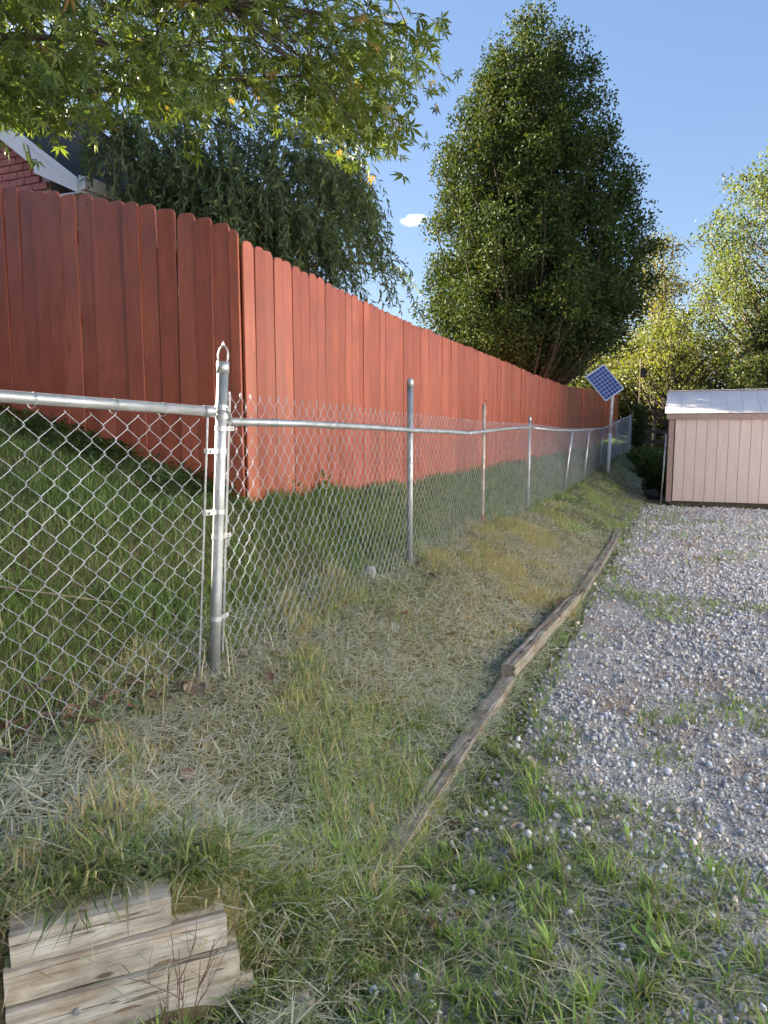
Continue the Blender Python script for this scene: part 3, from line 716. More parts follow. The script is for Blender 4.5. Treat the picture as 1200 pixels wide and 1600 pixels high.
for cx_, cy_, nn_ in ((-2.35, 3.35, 50), (-2.2, 3.0, 30), (-2.75, 5.3, 70), (-2.72, 4.75, 40), (.35, 2.35, 26), (.55, 1.9, 26), (.02, 2.0, 20), (.62, 3.05, 22), (-1.6, 12.7, 60), (-1.7, 12.3, 40)):
    a = RNG.uniform(0, 6.28, nn_); rr = np.abs(RNG.normal(0, .05, nn_)); x = cx_ + rr * np.cos(a); y = cy_ + rr * np.sin(a)
    parts.append(ovals(np.stack([x, y, height(x, y) + RNG.uniform(.01, .1, nn_) * (2.0 if cx_ < -2 else .5)], 1), RNG.uniform(.03, .07, nn_), RNG.uniform(.012, .026, nn_), a, RNG.normal(.35, .35, nn_), lerp((.1, .18, .05), (.2, .33, .09), RNG.random(nn_))))
emit('weeds', parts, M['leaf'], 'small broad leaved weeds on the slope and gravel', 'weeds')

# ------------------------------------------------------------------ gravel stones
def stones(x, y, size, sink=.3):
    n = len(x); t = (1 + 5 ** .5) / 2
    ico = np.array([(-1, t, 0), (1, t, 0), (-1, -t, 0), (1, -t, 0), (0, -1, t), (0, 1, t), (0, -1, -t), (0, 1, -t), (t, 0, -1), (t, 0, 1), (-t, 0, -1), (-t, 0, 1)]) / (1 + t * t) ** .5
    fi = np.array([(0, 11, 5), (0, 5, 1), (0, 1, 7), (0, 7, 10), (0, 10, 11), (1, 5, 9), (5, 11, 4), (11, 10, 2), (10, 7, 6), (7, 1, 8), (3, 9, 4), (3, 4, 2), (3, 2, 6), (3, 6, 8), (3, 8, 9), (4, 9, 5), (2, 4, 11), (6, 2, 10), (8, 6, 7), (9, 8, 1)])
    Vt = ico[None] * RNG.uniform(.68, 1.12, (n, 12, 1)) * (size[:, None] * RNG.uniform(.45, 1.15, (n, 3)))[:, None, :] * .55
    a, b_, c_ = RNG.uniform(0, 6.28, (3, n)); b_ *= .5
    ca, sa, cb, sb, cc, sc = np.cos(a), np.sin(a), np.cos(b_ - 1.5), np.sin(b_ - 1.5), np.cos(c_), np.sin(c_)
    Rz = np.zeros((n, 3, 3)); Rz[:, 0, 0] = ca; Rz[:, 0, 1] = -sa; Rz[:, 1, 0] = sa; Rz[:, 1, 1] = ca; Rz[:, 2, 2] = 1
    Rx = np.zeros((n, 3, 3)); Rx[:, 0, 0] = 1; Rx[:, 1, 1] = cb; Rx[:, 1, 2] = -sb; Rx[:, 2, 1] = sb; Rx[:, 2, 2] = cb
    Rw = np.zeros((n, 3, 3)); Rw[:, 0, 0] = cc; Rw[:, 0, 1] = -sc; Rw[:, 1, 0] = sc; Rw[:, 1, 1] = cc; Rw[:, 2, 2] = 1
    Vt = np.einsum('nij,njk,nkl,nml->nmi', Rz, Rx, Rw, Vt)
    zlow = Vt[:, :, 2].min(1)
    P = np.stack([x, y, height(x, y) + .005 - zlow - size * sink * RNG.uniform(.2, 1.0, n) + np.where(RNG.random(n) < .3, size * .35, 0)], 1)
    V = (Vt + P[:, None, :]).reshape(-1, 3); F = (np.arange(n)[:, None, None] * 12 + fi[None]).reshape(-1, 3)
    u_ = RNG.random(n); g = .30 + .5 * RNG.random(n) ** 1.1
    c = g[:, None] * np.array([1.02, .98, .965])[None]
    c[u_ < .22] *= np.array([.9, .96, 1.08]); c[u_ > .86] *= np.array([1.15, .98, .8]); k = (u_ > .8) & (u_ < .83); c[k] = c[k] * .5 + .3
    return V, F, np.repeat(c, 12, 0)
parts = []
for n, (x0, x1, y0, y1), s0, s1 in ((23000, (-.76, 1.9, .9, 4.2), .009, .034), (24000, (-.76, 2.4, 4.2, 8.5), .013, .036), (19000, (-.74, 4.4, 8.5, 16.0), .02, .045)):
    x, y = scatter(n, x0, x1, y0, y1); wm = weed_mask(x, y); dirt = sstep(.52, .68, fbm(x * .9 + 1, y * .8, 71)) * .6 + .6 * np.exp(-((x + .35) / .35) ** 2 - ((y - 6.8) / 1.3) ** 2)
    k = (RNG.random(len(x)) < (1 - .68 * wm) * (1 - .8 * np.clip(dirt, 0, 1))) & (x > -.78 + .12 * RNG.random(len(x))); x, y = x[k], y[k]
    parts.append(stones(x, y, s0 + (s1 - s0) * RNG.random(len(x)) ** 2.1))
emit('gravel', parts, M['stone'], 'loose grey gravel covering the driveway', 'gravel')

# ------------------------------------------------------------------ fallen leaves, twigs, bark
def dead_leaf_mesh(seed):
    r = np.random.default_rng(seed); n = 9; V = [(0, 0, .004)]
    for k in range(n):
        a = 2 * math.pi * k / n; R = (.75 + .35 * r.random()) * (1 + .35 * math.cos(a)); V.append((R * math.cos(a), R * .62 * math.sin(a), .28 * abs(math.sin(a)) ** 2 + r.normal() * .1 + .05))
    F = [(0, 1 + k, 1 + (k + 1) % n) for k in range(n)]
    c = np.array([(.2, .12, .08), (.15, .085, .06), (.28, .2, .15), (.22, .1, .06)][seed % 4])
    me = mesh_np('dead_leaf', np.array(V), np.array(F), np.tile(c, (len(V), 1)), True); me.materials.append(M['deadleaf']); return me
DL = [dead_leaf_mesh(k) for k in range(6)]
spots = []
for k in range(46):                                                     # drift caught at the foot of the chain-link
    t = RNG.random(); spots.append((-1.86 - .42 * t + RNG.normal() * .05, 2.35 - 1.2 * t + RNG.normal() * .12, 0))
for k in range(16): spots.append((RNG.uniform(-1.7, -.95), RNG.uniform(1.7, 5.5), 1))
for k in range(12): spots.append((RNG.uniform(-.8, -.45), RNG.uniform(1.6, 3.2), 2))
for k in range(10): spots.append((-.83 + RNG.normal() * .09, 1.33 + RNG.normal() * .08, 3))
LBL = [('curled brown dead leaf in the drift under the chain link', 'dead leaves under the chain link'), ('dead leaf lying loose on the mown bank', 'dead leaves on the bank'),
       ('brown dead leaf on the weedy gravel beside the edging', 'dead leaves on the gravel'), ('crumpled dead leaf in front of the retaining timbers', 'dead leaves by the retaining wall')]
for x, y, g in spots:
    if wall_d(x, y) > -.05 and g < 2 and y < 1.6: continue
    o = link('dead_leaf', DL[RNG.integers(6)]); s = RNG.uniform(.024, .046)
    o.location = (x, y, H(x, y) + (.045 if g < 2 else .02)); o.scale = (s, s, s); o.rotation_euler = (RNG.normal() * .35, RNG.normal() * .35, RNG.uniform(0, 6.28)); tag(o, LBL[g][0], 'leaf', LBL[g][1])

dw = MB(); b0 = Vector((-1.03, 1.17, H(-1.03, 1.17)))
def stem(mb, p, d, L, r, depth):
    pts = [p]; q = p.copy(); d = d.copy()
    for i in range(5): d = (d + Vector((RNG.normal() * .09, RNG.normal() * .09, .04))).normalized(); q = q + d * L / 5; pts.append(q)
    mb.tube([u - b0 for u in pts], [r * (1 - .13 * i) for i in range(6)], 5)
    if depth:
        for i in range(4 if depth > 1 else 3):
            j = 1 + RNG.integers(4); stem(mb, pts[j], (d + Vector((RNG.normal() * .5, RNG.normal() * .5, .2))).normalized(), L * RNG.uniform(.3, .5), r * .6, depth - 1)
for k in range(4): stem(dw, b0 + Vector((RNG.normal() * .015, RNG.normal() * .015, -.02)), Vector((RNG.normal() * .16, RNG.normal() * .16, 1)), RNG.uniform(.28, .46), .0024, 2)
o = dw.build('dead_weed', mat_simple('dead_stem', (.13, .075, .055), .85, 0, .3, 30)); o.location = b0
tag(o, 'leafless brown weed stalk standing in front of the retaining timbers', 'weed')

def rock(name, loc, size, mat, seed, flat=.6):
    r = np.random.default_rng(seed); mb = bpy.data.meshes.new(name); V = []; F = []
    nu, nv = 10, 7
    for j in range(nv + 1):
        for i in range(nu):
            a, t = 2 * math.pi * i / nu, math.pi * j / nv; R = .75 + .5 * fbm(np.array([math.cos(a) * 1.7 * math.sin(t) + seed]), np.array([math.sin(a) * 1.7 * math.sin(t) + math.cos(t) * 1.3]), seed)[0]
            V.append((R * math.sin(t) * math.cos(a) * size[0], R * math.sin(t) * math.sin(a) * size[1], R * math.cos(t) * size[2]))
    for j in range(nv):
        for i in range(nu): F.append((j * nu + i, (j + 1) * nu + i, (j + 1) * nu + (i + 1) % nu, j * nu + (i + 1) % nu))
    mb.from_pydata(V, [], F); mb.update(); o = link(name, mb, mat); o.location = loc; o.rotation_euler = (0, 0, r.random() * 6); return o
M['barkchunk'] = mat_wood('rotten_wood', (.45, .38, .32), (.2, .13, .1), (.07, .04, .03))
tag(rock('wood_chunk', (-.86, 1.50, H(-.86, 1.5) + .015), (.055, .03, .02), M['barkchunk'], 4), 'pale splintered wood chunk lying beside the retaining timbers', 'wood chunk')
tag(rock('stone', (-1.93, 4.35, H(-1.93, 4.35) + .03), (.05, .05, .045), mat_simple('field_stone', (.3, .29, .28), .9, 0, .5, 18, .4), 8), 'grey stone in the grass under the chain link mesh', 'stone')
mb = MB(); mb.tube([(-2.6, 1.75, H(-2.6, 1.75) + .1), (-2.35, 2.1, H(-2.35, 2.1) + .16), (-2.2, 2.35, H(-2.2, 2.35) + .13)], [.005, .004, .002], 6)
o = mb.build('stick', M['barkpale']); tag(o, 'pale dry stick lying in the grass behind the chain link', 'stick')

# ------------------------------------------------------------------ shed
SX, SY, SW, SDp = -.27, 16.14, 3.9, 3.0
sh = empty('shed', (SX, SY, 0)); tag(sh, 'dusty pink garden shed with vertical siding and pale sloped roof', 'shed')
zb, ze, zr = .06, 1.80, 2.40
mb = MB(); mb.box((SW / 2, SDp / 2, (zb + ze) / 2), (SW - .03, SDp - .03, ze - zb - .01)); 
for xx in (.02, SW - .02):
    mb.add([(xx, .02, ze - .01), (xx, SDp - .02, ze - .01), (xx, SDp / 2, zr - .05)], [(0, 1, 2)])
mb.build('wall', M['backing'], sh)
pw = .203; me = MB().box((0, 0, 0), (pw - .007, .014, ze - zb)).mesh('siding_panel'); me.materials.append(M['siding'])
n = int((SW - .12) / pw)
for k in range(n):
    o = link('siding_panel', me, None, sh); o.location = (.12 + pw * (k + .5), -.0 + RNG.normal() * .0006 + .002, (zb + ze) / 2)
me2 = MB().box((0, 0, 0), (.014, pw - .007, ze - zb)).mesh('siding_panel'); me2.materials.append(M['siding'])
for k in range(int(SDp / pw)):
    o = link('siding_panel', me2, None, sh); o.location = (.006, .06 + pw * (k + .5), (zb + ze) / 2)
MB().box((.05, -.012, (zb + ze) / 2 - .01), (.10, .022, ze - zb + .02)).build('corner_trim', M['shedtrim'], sh)
MB().box((-.006, .05, (zb + ze) / 2 - .01), (.016, .10, ze - zb + .02)).build('corner_trim', M['shedtrim'], sh)
MB().box((SW / 2, -.075, ze + .015), (SW + .1, .02, .10)).build('fascia', M['shedtrim'], sh)
MB().box((SW / 2, -.033, ze - .02), (SW + .06, .062, .012)).build('soffit', M['shedtrim'], sh)
pitch = math.atan2(zr - ze - .07, SDp / 2 + .1); Ls = (SDp / 2 + .1) / math.cos(pitch)
me = MB().box((0, 0, 0), (.296, Ls, .016)).add(*[[(-.148, -Ls / 2, .009), (-.136, -Ls / 2, .009), (-.142, -Ls / 2, .013), (-.148, Ls / 2, .009), (-.136, Ls / 2, .009), (-.142, Ls / 2, .013)], [(0, 1, 2), (3, 5, 4), (0, 2, 5, 3), (1, 4, 5, 2), (0, 3, 4, 1)]]).mesh('roof_panel'); me.materials.append(M['shedroof'])
for k in range(14):
    for s in (0, 1):
        o = link('roof_panel', me, None, sh)
        yc = (-.09 + SDp / 2) / 2 if s == 0 else SDp - (-.09 + SDp / 2) / 2
        o.location = (-.03 + .149 + .298 * k - .06, yc, (ze + .075 + zr) / 2 + .012); o.rotation_euler = (pitch, 0, 0) if s == 0 else (pitch, 0, math.pi)
        if s: o.rotation_euler = (pitch, 0, math.pi)
MB().box((SW / 2, SDp / 2, zr + .03), (SW + .12, .16, .012)).build('ridge_cap', M['shedroof'], sh)
for k in range(2): MB().box((SW / 2, .1 + k * (SDp - .25), .012), (SW - .1, .09, .085)).build('skid', M['block'], sh)
for k, xx in enumerate((.3, 1.3, 2.3, 3.3)): MB().box((xx, .06, -.05), (.38, .2, .05)).build('foundation_block', M['block'], sh)
# clutter in the gap beside it
mb = MB(); mb.tube([(0, 0, 0), (.05, .02, 1.5)], .016, 8); o = mb.build('leaning_pole', M['alu']); o.location = (-.40, 16.0, H(-.4, 16) + .02)
o.location = (SX - .1, 16.2, H(SX - .1, 16.2)); tag(o, 'thin pale metal pole leaning at the corner of the shed', 'pole')
tag(rock('bundle', (SX - .3, 17.2, H(SX - .3, 17.2) + .09), (.08, .2, .13), M['dark'], 12), 'dark covered bundle on the ground beside the shed wall', 'bundle')

# ------------------------------------------------------------------ solar panel on its pole
SPX, SPY = -1.72, 18.9; zg = H(SPX, SPY)
sp = empty('solar_panel', (SPX, SPY, zg)); tag(sp, 'tilted blue solar panel on a white pole beside the chain link', 'solar panel')
mb = MB(); mb.tube([(0, 0, -.2), (.02, .0, 1.0)], .042, 14); mb.build('pole', M['white'], sp)
mb = MB(); mb.tube([(.02, 0, 1.0), (.05, .0, 2.2)], .036, 14); mb.build('pole_mast', M['white'], sp)
m, nt, b = new_mat('solar_cells'); b.inputs['Roughness'].default_value = .18; b.inputs['Base Color'].default_value = (.02, .045, .19, 1)
nn1 = noise(nt, coords(nt, 'Object', (1, 1, 1), True), 14, 2); nt.links.new(ramp(nt, nn1, [(.3, (.016, .04, .17)), (.7, (.03, .065, .25))]), b.inputs['Base Color'])
M['cell'] = m
rgt = Vector((.9225, .386, 0)); tow = Vector((.386, -.9225, 0))             # across and towards the driveway's mouth
nrm = (tow * .92 + Vector((0, 0, .36)) + rgt * .1).normalized(); rr_ = (rgt - nrm * rgt.dot(nrm)).normalized(); uu = nrm.cross(rr_)
th = math.radians(36); A = rr_ * math.cos(th) + uu * math.sin(th); B = -rr_ * math.sin(th) + uu * math.cos(th)
R3 = Matrix((A, B, nrm)).transposed().to_4x4()
pan = MB().box((0, 0, 0), (.62, .80, .03)).build('panel', M['white'], sp)
pan.matrix_local = Matrix.Translation(Vector((.05, 0, 2.72 - zg)) - rgt * .24 + tow * .08) @ R3
cw, chh = .0965, .094
me = MB().box((0, 0, 0), (cw - .006, chh - .006, .002)).mesh('cell'); me.materials.append(M['cell'])
for i in range(6):
    for j in range(8):
        o = link('cell', me, None, pan); o.location = ((i - 2.5) * cw, (j - 3.5) * chh, .0172)
MB().box((0, .395, .016), (.62, .02, .012)).build('frame', M['alu'], pan); MB().box((0, -.395, .016), (.62, .02, .012)).build('frame', M['alu'], pan)
MB().box((.305, 0, .0165), (.02, .765, .012)).build('frame', M['alu'], pan); MB().box((-.305, 0, .0165), (.02, .765, .012)).build('frame', M['alu'], pan)
mb = MB(); mb.tube([(.05, 0, 2.15), tuple(Vector((.05, 0, 2.72 - zg)) - rgt * .1 + tow * .05)], .02, 8); mb.build('bracket', M['alu'], sp)
mb = MB(); P0 = Vector((SPX + .05, SPY, zg + 2.0)); P1 = Vector((-1.1, 22.5, H(-1.1, 22.5) + .6))
mb.tube([P0 + (P1 - P0) * t - Vector((0, 0, .25 * math.sin(math.pi * t))) for t in np.linspace(0, 1, 9)], .006, 5)
tag(mb.build('cable', mat_simple('pale_cable', (.4, .33, .2), .7)), 'thin pale cable hanging from the solar panel pole', 'cable')

# ------------------------------------------------------------------ brick house behind the left red fence
hx, hy = -5.99, 5.55
ho = empty('house', (hx, hy, 1.6)); tag(ho, 'red brick house with white boxed eave showing above the red fence', 'house')
HO = Vector((hx, hy, 1.6))
def hb(c, s): mb = MB(); mb.box(Vector(c) - HO, s); return mb
RW_, zev, slope, oh = 7.0, 4.29, .73, .545
zrg = zev + slope * RW_ / 2
mb = MB(); mb.add([Vector(p) - HO for p in [(hx, hy + .05, 1.2), (hx - RW_, hy + .05, 1.2), (hx - RW_, hy + .05, zev), (hx - RW_ / 2, hy + .05, zrg), (hx, hy + .05, zev),
        (hx, hy + 3, 1.2), (hx - RW_, hy + 3, 1.2), (hx - RW_, hy + 3, zev), (hx - RW_ / 2, hy + 3, zrg), (hx, hy + 3, zev)]],
        [(0, 1, 2, 3, 4), (9, 8, 7, 6, 5), (0, 4, 9, 5), (1, 6, 7, 2)])
wl_ = mb.build('wall', M['mortar'], ho)
bw, bh = .205, .0725
me = MB().box((0, 0, 0), (bw - .011, .06, bh - .011)).mesh('brick'); me.materials.append(M['brick'])
for r_ in range(28):
    z = 2.95 + r_ * bh
    for k in range(10):
        x = hx - bw * .5 - k * bw - (bw / 2 if r_ % 2 else 0)
        if z > zev + slope * (hx - x) - .09: continue
        o = link('brick', me, None, wl_); o.location = Vector((x, hy + .04, z)) - HO; o.rotation_euler = (0, RNG.normal() * .004, RNG.normal() * .006)
def roof_side(sg):
    xr = hx - RW_ / 2; xe = hx + oh if sg > 0 else hx - RW_ - oh; ze_ = zev - slope * oh
    mb = MB(); V = [(xe, hy - .10, ze_), (xe, hy + 3.2, ze_), (xr, hy + 3.2, zrg), (xr, hy - .10, zrg)]
    V2 = [(a, b_, c_ - .05) for a, b_, c_ in V]
    F = [(3, 2, 1, 0), (4, 5, 6, 7), (0, 1, 5, 4), (1, 2, 6, 5), (2, 3, 7, 6), (3, 0, 4, 7)]
    if sg < 0: F = [tuple(reversed(f_)) for f_ in F]
    mb.add([Vector(p) - HO for p in V + V2], F); return mb.build('roof', M['roofing'], ho)
for sg in (1, -1): roof_side(sg)
# rake board and the boxed eave end
def slab(name, poly, y0, y1, mat):
    n = len(poly); V = [(a, y0, c_) for a, c_ in poly] + [(a, y1, c_) for a, c_ in poly]
    F = [tuple(range(n)), tuple(reversed(range(n, 2 * n)))] + [(k, n + k, n + (k + 1) % n, (k + 1) % n) for k in range(n)]
    return MB().add([Vector(p) - HO for p in V], F).build(name, mat, ho)
ee = hx + oh; zee = zev - slope * oh
slab('eave_box_end', [(hx - .06, zev + slope * .06 + .012), (hx - .0, 4.03), (ee, 3.78), (ee, zee + .012)], hy - .14, hy - .102, M['white'])
slab('rake_trim', [(hx - .07, zev + slope * .07 - .035), (ee + .01, zee - .045), (ee + .01, zee + .022), (hx - .07, zev + slope * .07 + .022)], hy - .153, hy - .143, M['white'])
slab('rake_board', [(hx - .085, zev + slope * .085 - .2), (hx - .085, zev + slope * .085 + .012), (hx - RW_ / 2, zrg + .012), (hx - RW_ / 2, zrg - .2)], hy - .14, hy - .102, M['white'])
hb((hx + oh / 2, hy + 1.5, 3.80), (oh - .01, 3.18, .02)).build('soffit', M['white'], ho)
hb((ee + .012, hy + 1.5, zee - .03), (.02, 3.24, .16)).build('fascia', M['white'], ho)
mb = MB(); prof = [(0, .05), (.0, -.06), (.05, -.06), (.075, .0), (.085, .05)]; n = len(prof)
V = [(ee + .025 + a, hy - .12, zee - .02 + c_) for a, c_ in prof] + [(ee + .025 + a, hy + 3.2, zee - .02 + c_) for a, c_ in prof]
mb.add([Vector(p) - HO for p in V], [tuple(range(n)), tuple(reversed(range(n, 2 * n)))] + [(k, n + k, n + (k + 1) % n, (k + 1) % n) for k in range(n)]); mb.build('gutter', M['white'], ho)

# added house, never in view: its sunlit wall bounces fill onto bank and fence
fill_house = empty('house', (6.8, 6, 0)); tag(fill_house, 'added unseen two storey pale grey house bouncing sunlight across the gravel driveway', 'house')
MB().box((3.5, 0, 2.5), (7, 21.9, 5.3)).build('wall', M['backing'], fill_house)
me = MB().box((0, 0, 0), (.02, 22, .205), Euler((0, .07, 0)).to_matrix()).mesh('clapboard'); me.materials.append(mat_simple('bounce_clapboard', (.68, .73, .79), .6, 0, .08, 3))
for k in range(25): o = link('clapboard', me, None, fill_house); o.location = (-.014, 0, .25 + k * .2)
mb = MB(); mb.add([(-.4, -11.4, 5.15), (-.4, 11.4, 5.15), (3.5, 11.4, 7.4), (3.5, -11.4, 7.4), (7.4, 11.4, 5.15), (7.4, -11.4, 5.15)], [(3, 2, 1, 0), (5, 4, 2, 3), (0, 5, 3), (1, 2, 4), (0, 1, 4, 5)]); mb.build('roof', M['roofing'], fill_house)
for zz in (1.5, 4.0):
    for yy in (-8.4, -4.2, 0, 4.2, 8.4):
        w_ = MB().box((-.045, yy, zz), (.04, 1.0, 1.3)).build('window', M['white'], fill_house); MB().box((-.067, yy, zz), (.006, .86, 1.15)).build('pane', M['dark'], w_)

# ------------------------------------------------------------------ trees
def leaf_quads(P, L, Wd, rng, col, droop=None, outw=None):
    """two-triangle leaves, folded along the midrib"""
    n = len(P); d = rng.normal(size=(n, 3))
    if droop is not None: d = d * .55 + droop
    d /= np.linalg.norm(d, axis=1)[:, None]
    r_ = rng.normal(size=(n, 3)) + (np.array([0, 0, .0])); s = np.cross(d, r_); s /= np.linalg.norm(s, axis=1)[:, None] + 1e-9
    nn = np.cross(d, s); L = L[:, None]; Wd = Wd[:, None]
    V = np.stack([P, P + d * L * .45 - s * Wd * .5 + nn * Wd * .12, P + d * L, P + d * L * .45 + s * Wd * .5 + nn * Wd * .12], 1).reshape(-1, 3)
    b_ = np.arange(n)[:, None] * 4
    F = np.concatenate([b_ + [0, 1, 2], b_ + [0, 2, 3]], 1).reshape(-1, 3)
    return V, F, np.repeat(col, 4, 0)

def curve_pts(a, b2, sag, rng, n=6, wig=.04):
    a, b2 = np.array(a), np.array(b2); L = np.linalg.norm(b2 - a); out = []
    w = rng.normal(size=3) * wig * L
    for t in np.linspace(0, 1, n): out.append(a + (b2 - a) * t + np.array([0, 0, sag * L * math.sin(math.pi * t)]) + w * math.sin(math.pi * t))
    return out

def broadleaf(name, label, base, zprof, rprof, trunk_r, nclump, nleaf, clump_r, leaf, cols, seed, hole=.4, hs=.55, trunk_top=.75, offs=None, ascend=.55, bark='bark', group=None, yel=None, shell=.5, nlimb=.3, lm='leaf', lobe=.16):
    rng = np.random.default_rng(seed); bx_, by_, bz_ = base
    root = empty(name, base); tag(root, label, 'tree', group)
    zp = np.array(zprof); rp = np.array(rprof); off = np.zeros_like(zp) if offs is None else np.array(offs)
    C = []
    w = np.interp(np.linspace(zp[0], zp[-1], 200), zp, rp) ** 1.6; cw_ = np.cumsum(w) / w.sum()
    tries = 0
    while len(C) < nclump and tries < nclump * 20:
        tries += 1
        z = np.interp(rng.random(), cw_, np.linspace(zp[0], zp[-1], 200)); R = np.interp(z, zp, rp); o_ = np.interp(z, zp, off)
        a = rng.uniform(0, 6.283); r_ = R * rng.random() ** shell
        lob = 1 + lobe * math.sin(a * 3 + z * 1.3 + seed) + lobe * .6 * math.sin(a * 7 + z * 2.3 + seed)
        x, y = r_ * lob * math.cos(a), r_ * lob * math.sin(a)
        h = fbm(np.array([x / hs + 20 + z * .23]), np.array([y / hs + z / hs * .9 + 7]), seed)[0]
        if h < hole: continue
        # right2 = direction seen sideways from the driveway
        C.append((bx_ + x + o_ * .9225, by_ + y + o_ * .386, z))
    C = np.array(C)
    rr = clump_r * rng.uniform(.55, 1.35, len(C))
    cnt = np.maximum(4, (nleaf / len(C) * (rr / clump_r) ** 2 * rng.uniform(.6, 1.4, len(C))).astype(int))
    idx = np.repeat(np.arange(len(C)), cnt); n = len(idx)
    g = rng.normal(size=(n, 3)); g *= (rng.random(n) ** .45)[:, None] / np.linalg.norm(g, axis=1)[:, None]
    P = C[idx] + g * rr[idx][:, None] * np.array([1, 1, .8])
    t = np.clip(rng.random(len(C))[idx] * .6 + rng.random(n) * .5, 0, 1); col = lerp(cols[0], cols[1], t)
    if yel is not None: k = rng.random(n) < yel[1] * (rng.random(len(C))[idx] < .4) * 2; col[k] = np.array(yel[0])
    V, F, cc = leaf_quads(P, leaf[0] * rng.uniform(.7, 1.25, n), leaf[1] * rng.uniform(.7, 1.25, n), rng, col)
    link('crown', mesh_np('crown', V - np.array(base), F, cc), M[lm], root)
    mb = MB(); B0 = Vector(base); ztop = bz_ + (zp[-1] - bz_) * trunk_top
    tp = [Vector((bx_ + math.sin(k * 1.3 + seed) * .05 * k * trunk_r * 4 + .9225 * np.interp(z, zp, off) * .6, by_ + math.cos(k * 1.7 + seed) * .04 * k * trunk_r * 4, z)) for k, z in enumerate(np.linspace(bz_ - .3, ztop, 8))]
    mb.tube([p - B0 for p in tp], [trunk_r * (1.25 if k == 0 else 1) * (1 - .12 * k) for k in range(8)], 9)
    sel = rng.permutation(len(C))[:int(len(C) * nlimb)]
    tz = [p.z for p in tp]
    for k in sel:
        c_ = C[k]; dz = math.hypot(c_[0] - bx_, c_[1] - by_) * ascend * rng.uniform(.7, 1.5) + .3
        z0 = min(max(bz_ + trunk_r * 3 + .35 * (zp[0] - bz_), c_[2] - dz), ztop)
        s_ = np.array([np.interp(z0, tz, [p.x for p in tp]), np.interp(z0, tz, [p.y for p in tp]), z0])
        L = np.linalg.norm(c_ - s_); r0 = min(trunk_r * .5, .012 + .011 * L)
        mb.tube([Vector(q) - B0 for q in curve_pts(s_, c_, -.06, rng, 5)], [r0 * (1 - .2 * i) for i in range(5)], 4, False)
    mb.build('trunk', M[bark], root); return root

# the tall pear-shaped tree
pb = c2w(4.1, 20, 0); pz = H(pb[0], pb[1])
PZ = [2.9, 3.4, 3.9, 4.6, 5.4, 6.3, 7.1, 7.9, 8.8, 9.6, 10.4, 11.2, 12.0, 12.6]
PL = [3.2, 2.2, 1.35, .95, .85, 1.0, 1.15, 1.3, 1.55, 1.85, 2.1, 2.65, 3.2, 3.95]; PR = [4.8, 5.9, 6.6, 7.2, 7.45, 7.3, 6.95, 6.65, 6.4, 6.25, 5.95, 5.5, 4.75, 4.2]
broadleaf('pear_tree', 'tall dense conical dark green tree rising behind the long red fence', (pb[0], pb[1], pz), PZ, [(b_ - a) / 2 * k_ for a, b_, k_ in zip(PL, PR, [1.1, 1.1, 1.02, .96, .93, .92, .93, .93, .93, .92, .91, .91, .92, .95])], .17, 1700, 215000, .40, (.09, .058), ((.026, .045, .017), (.056, .082, .024)), 11, .34, .62, .8, [(b_ + a) / 2 - 4.1 for a, b_ in zip(PL, PR)], 1.5, yel=((.11, .10, .03), .05), shell=.55, nlimb=.22, lm='leafdense', lobe=.07)

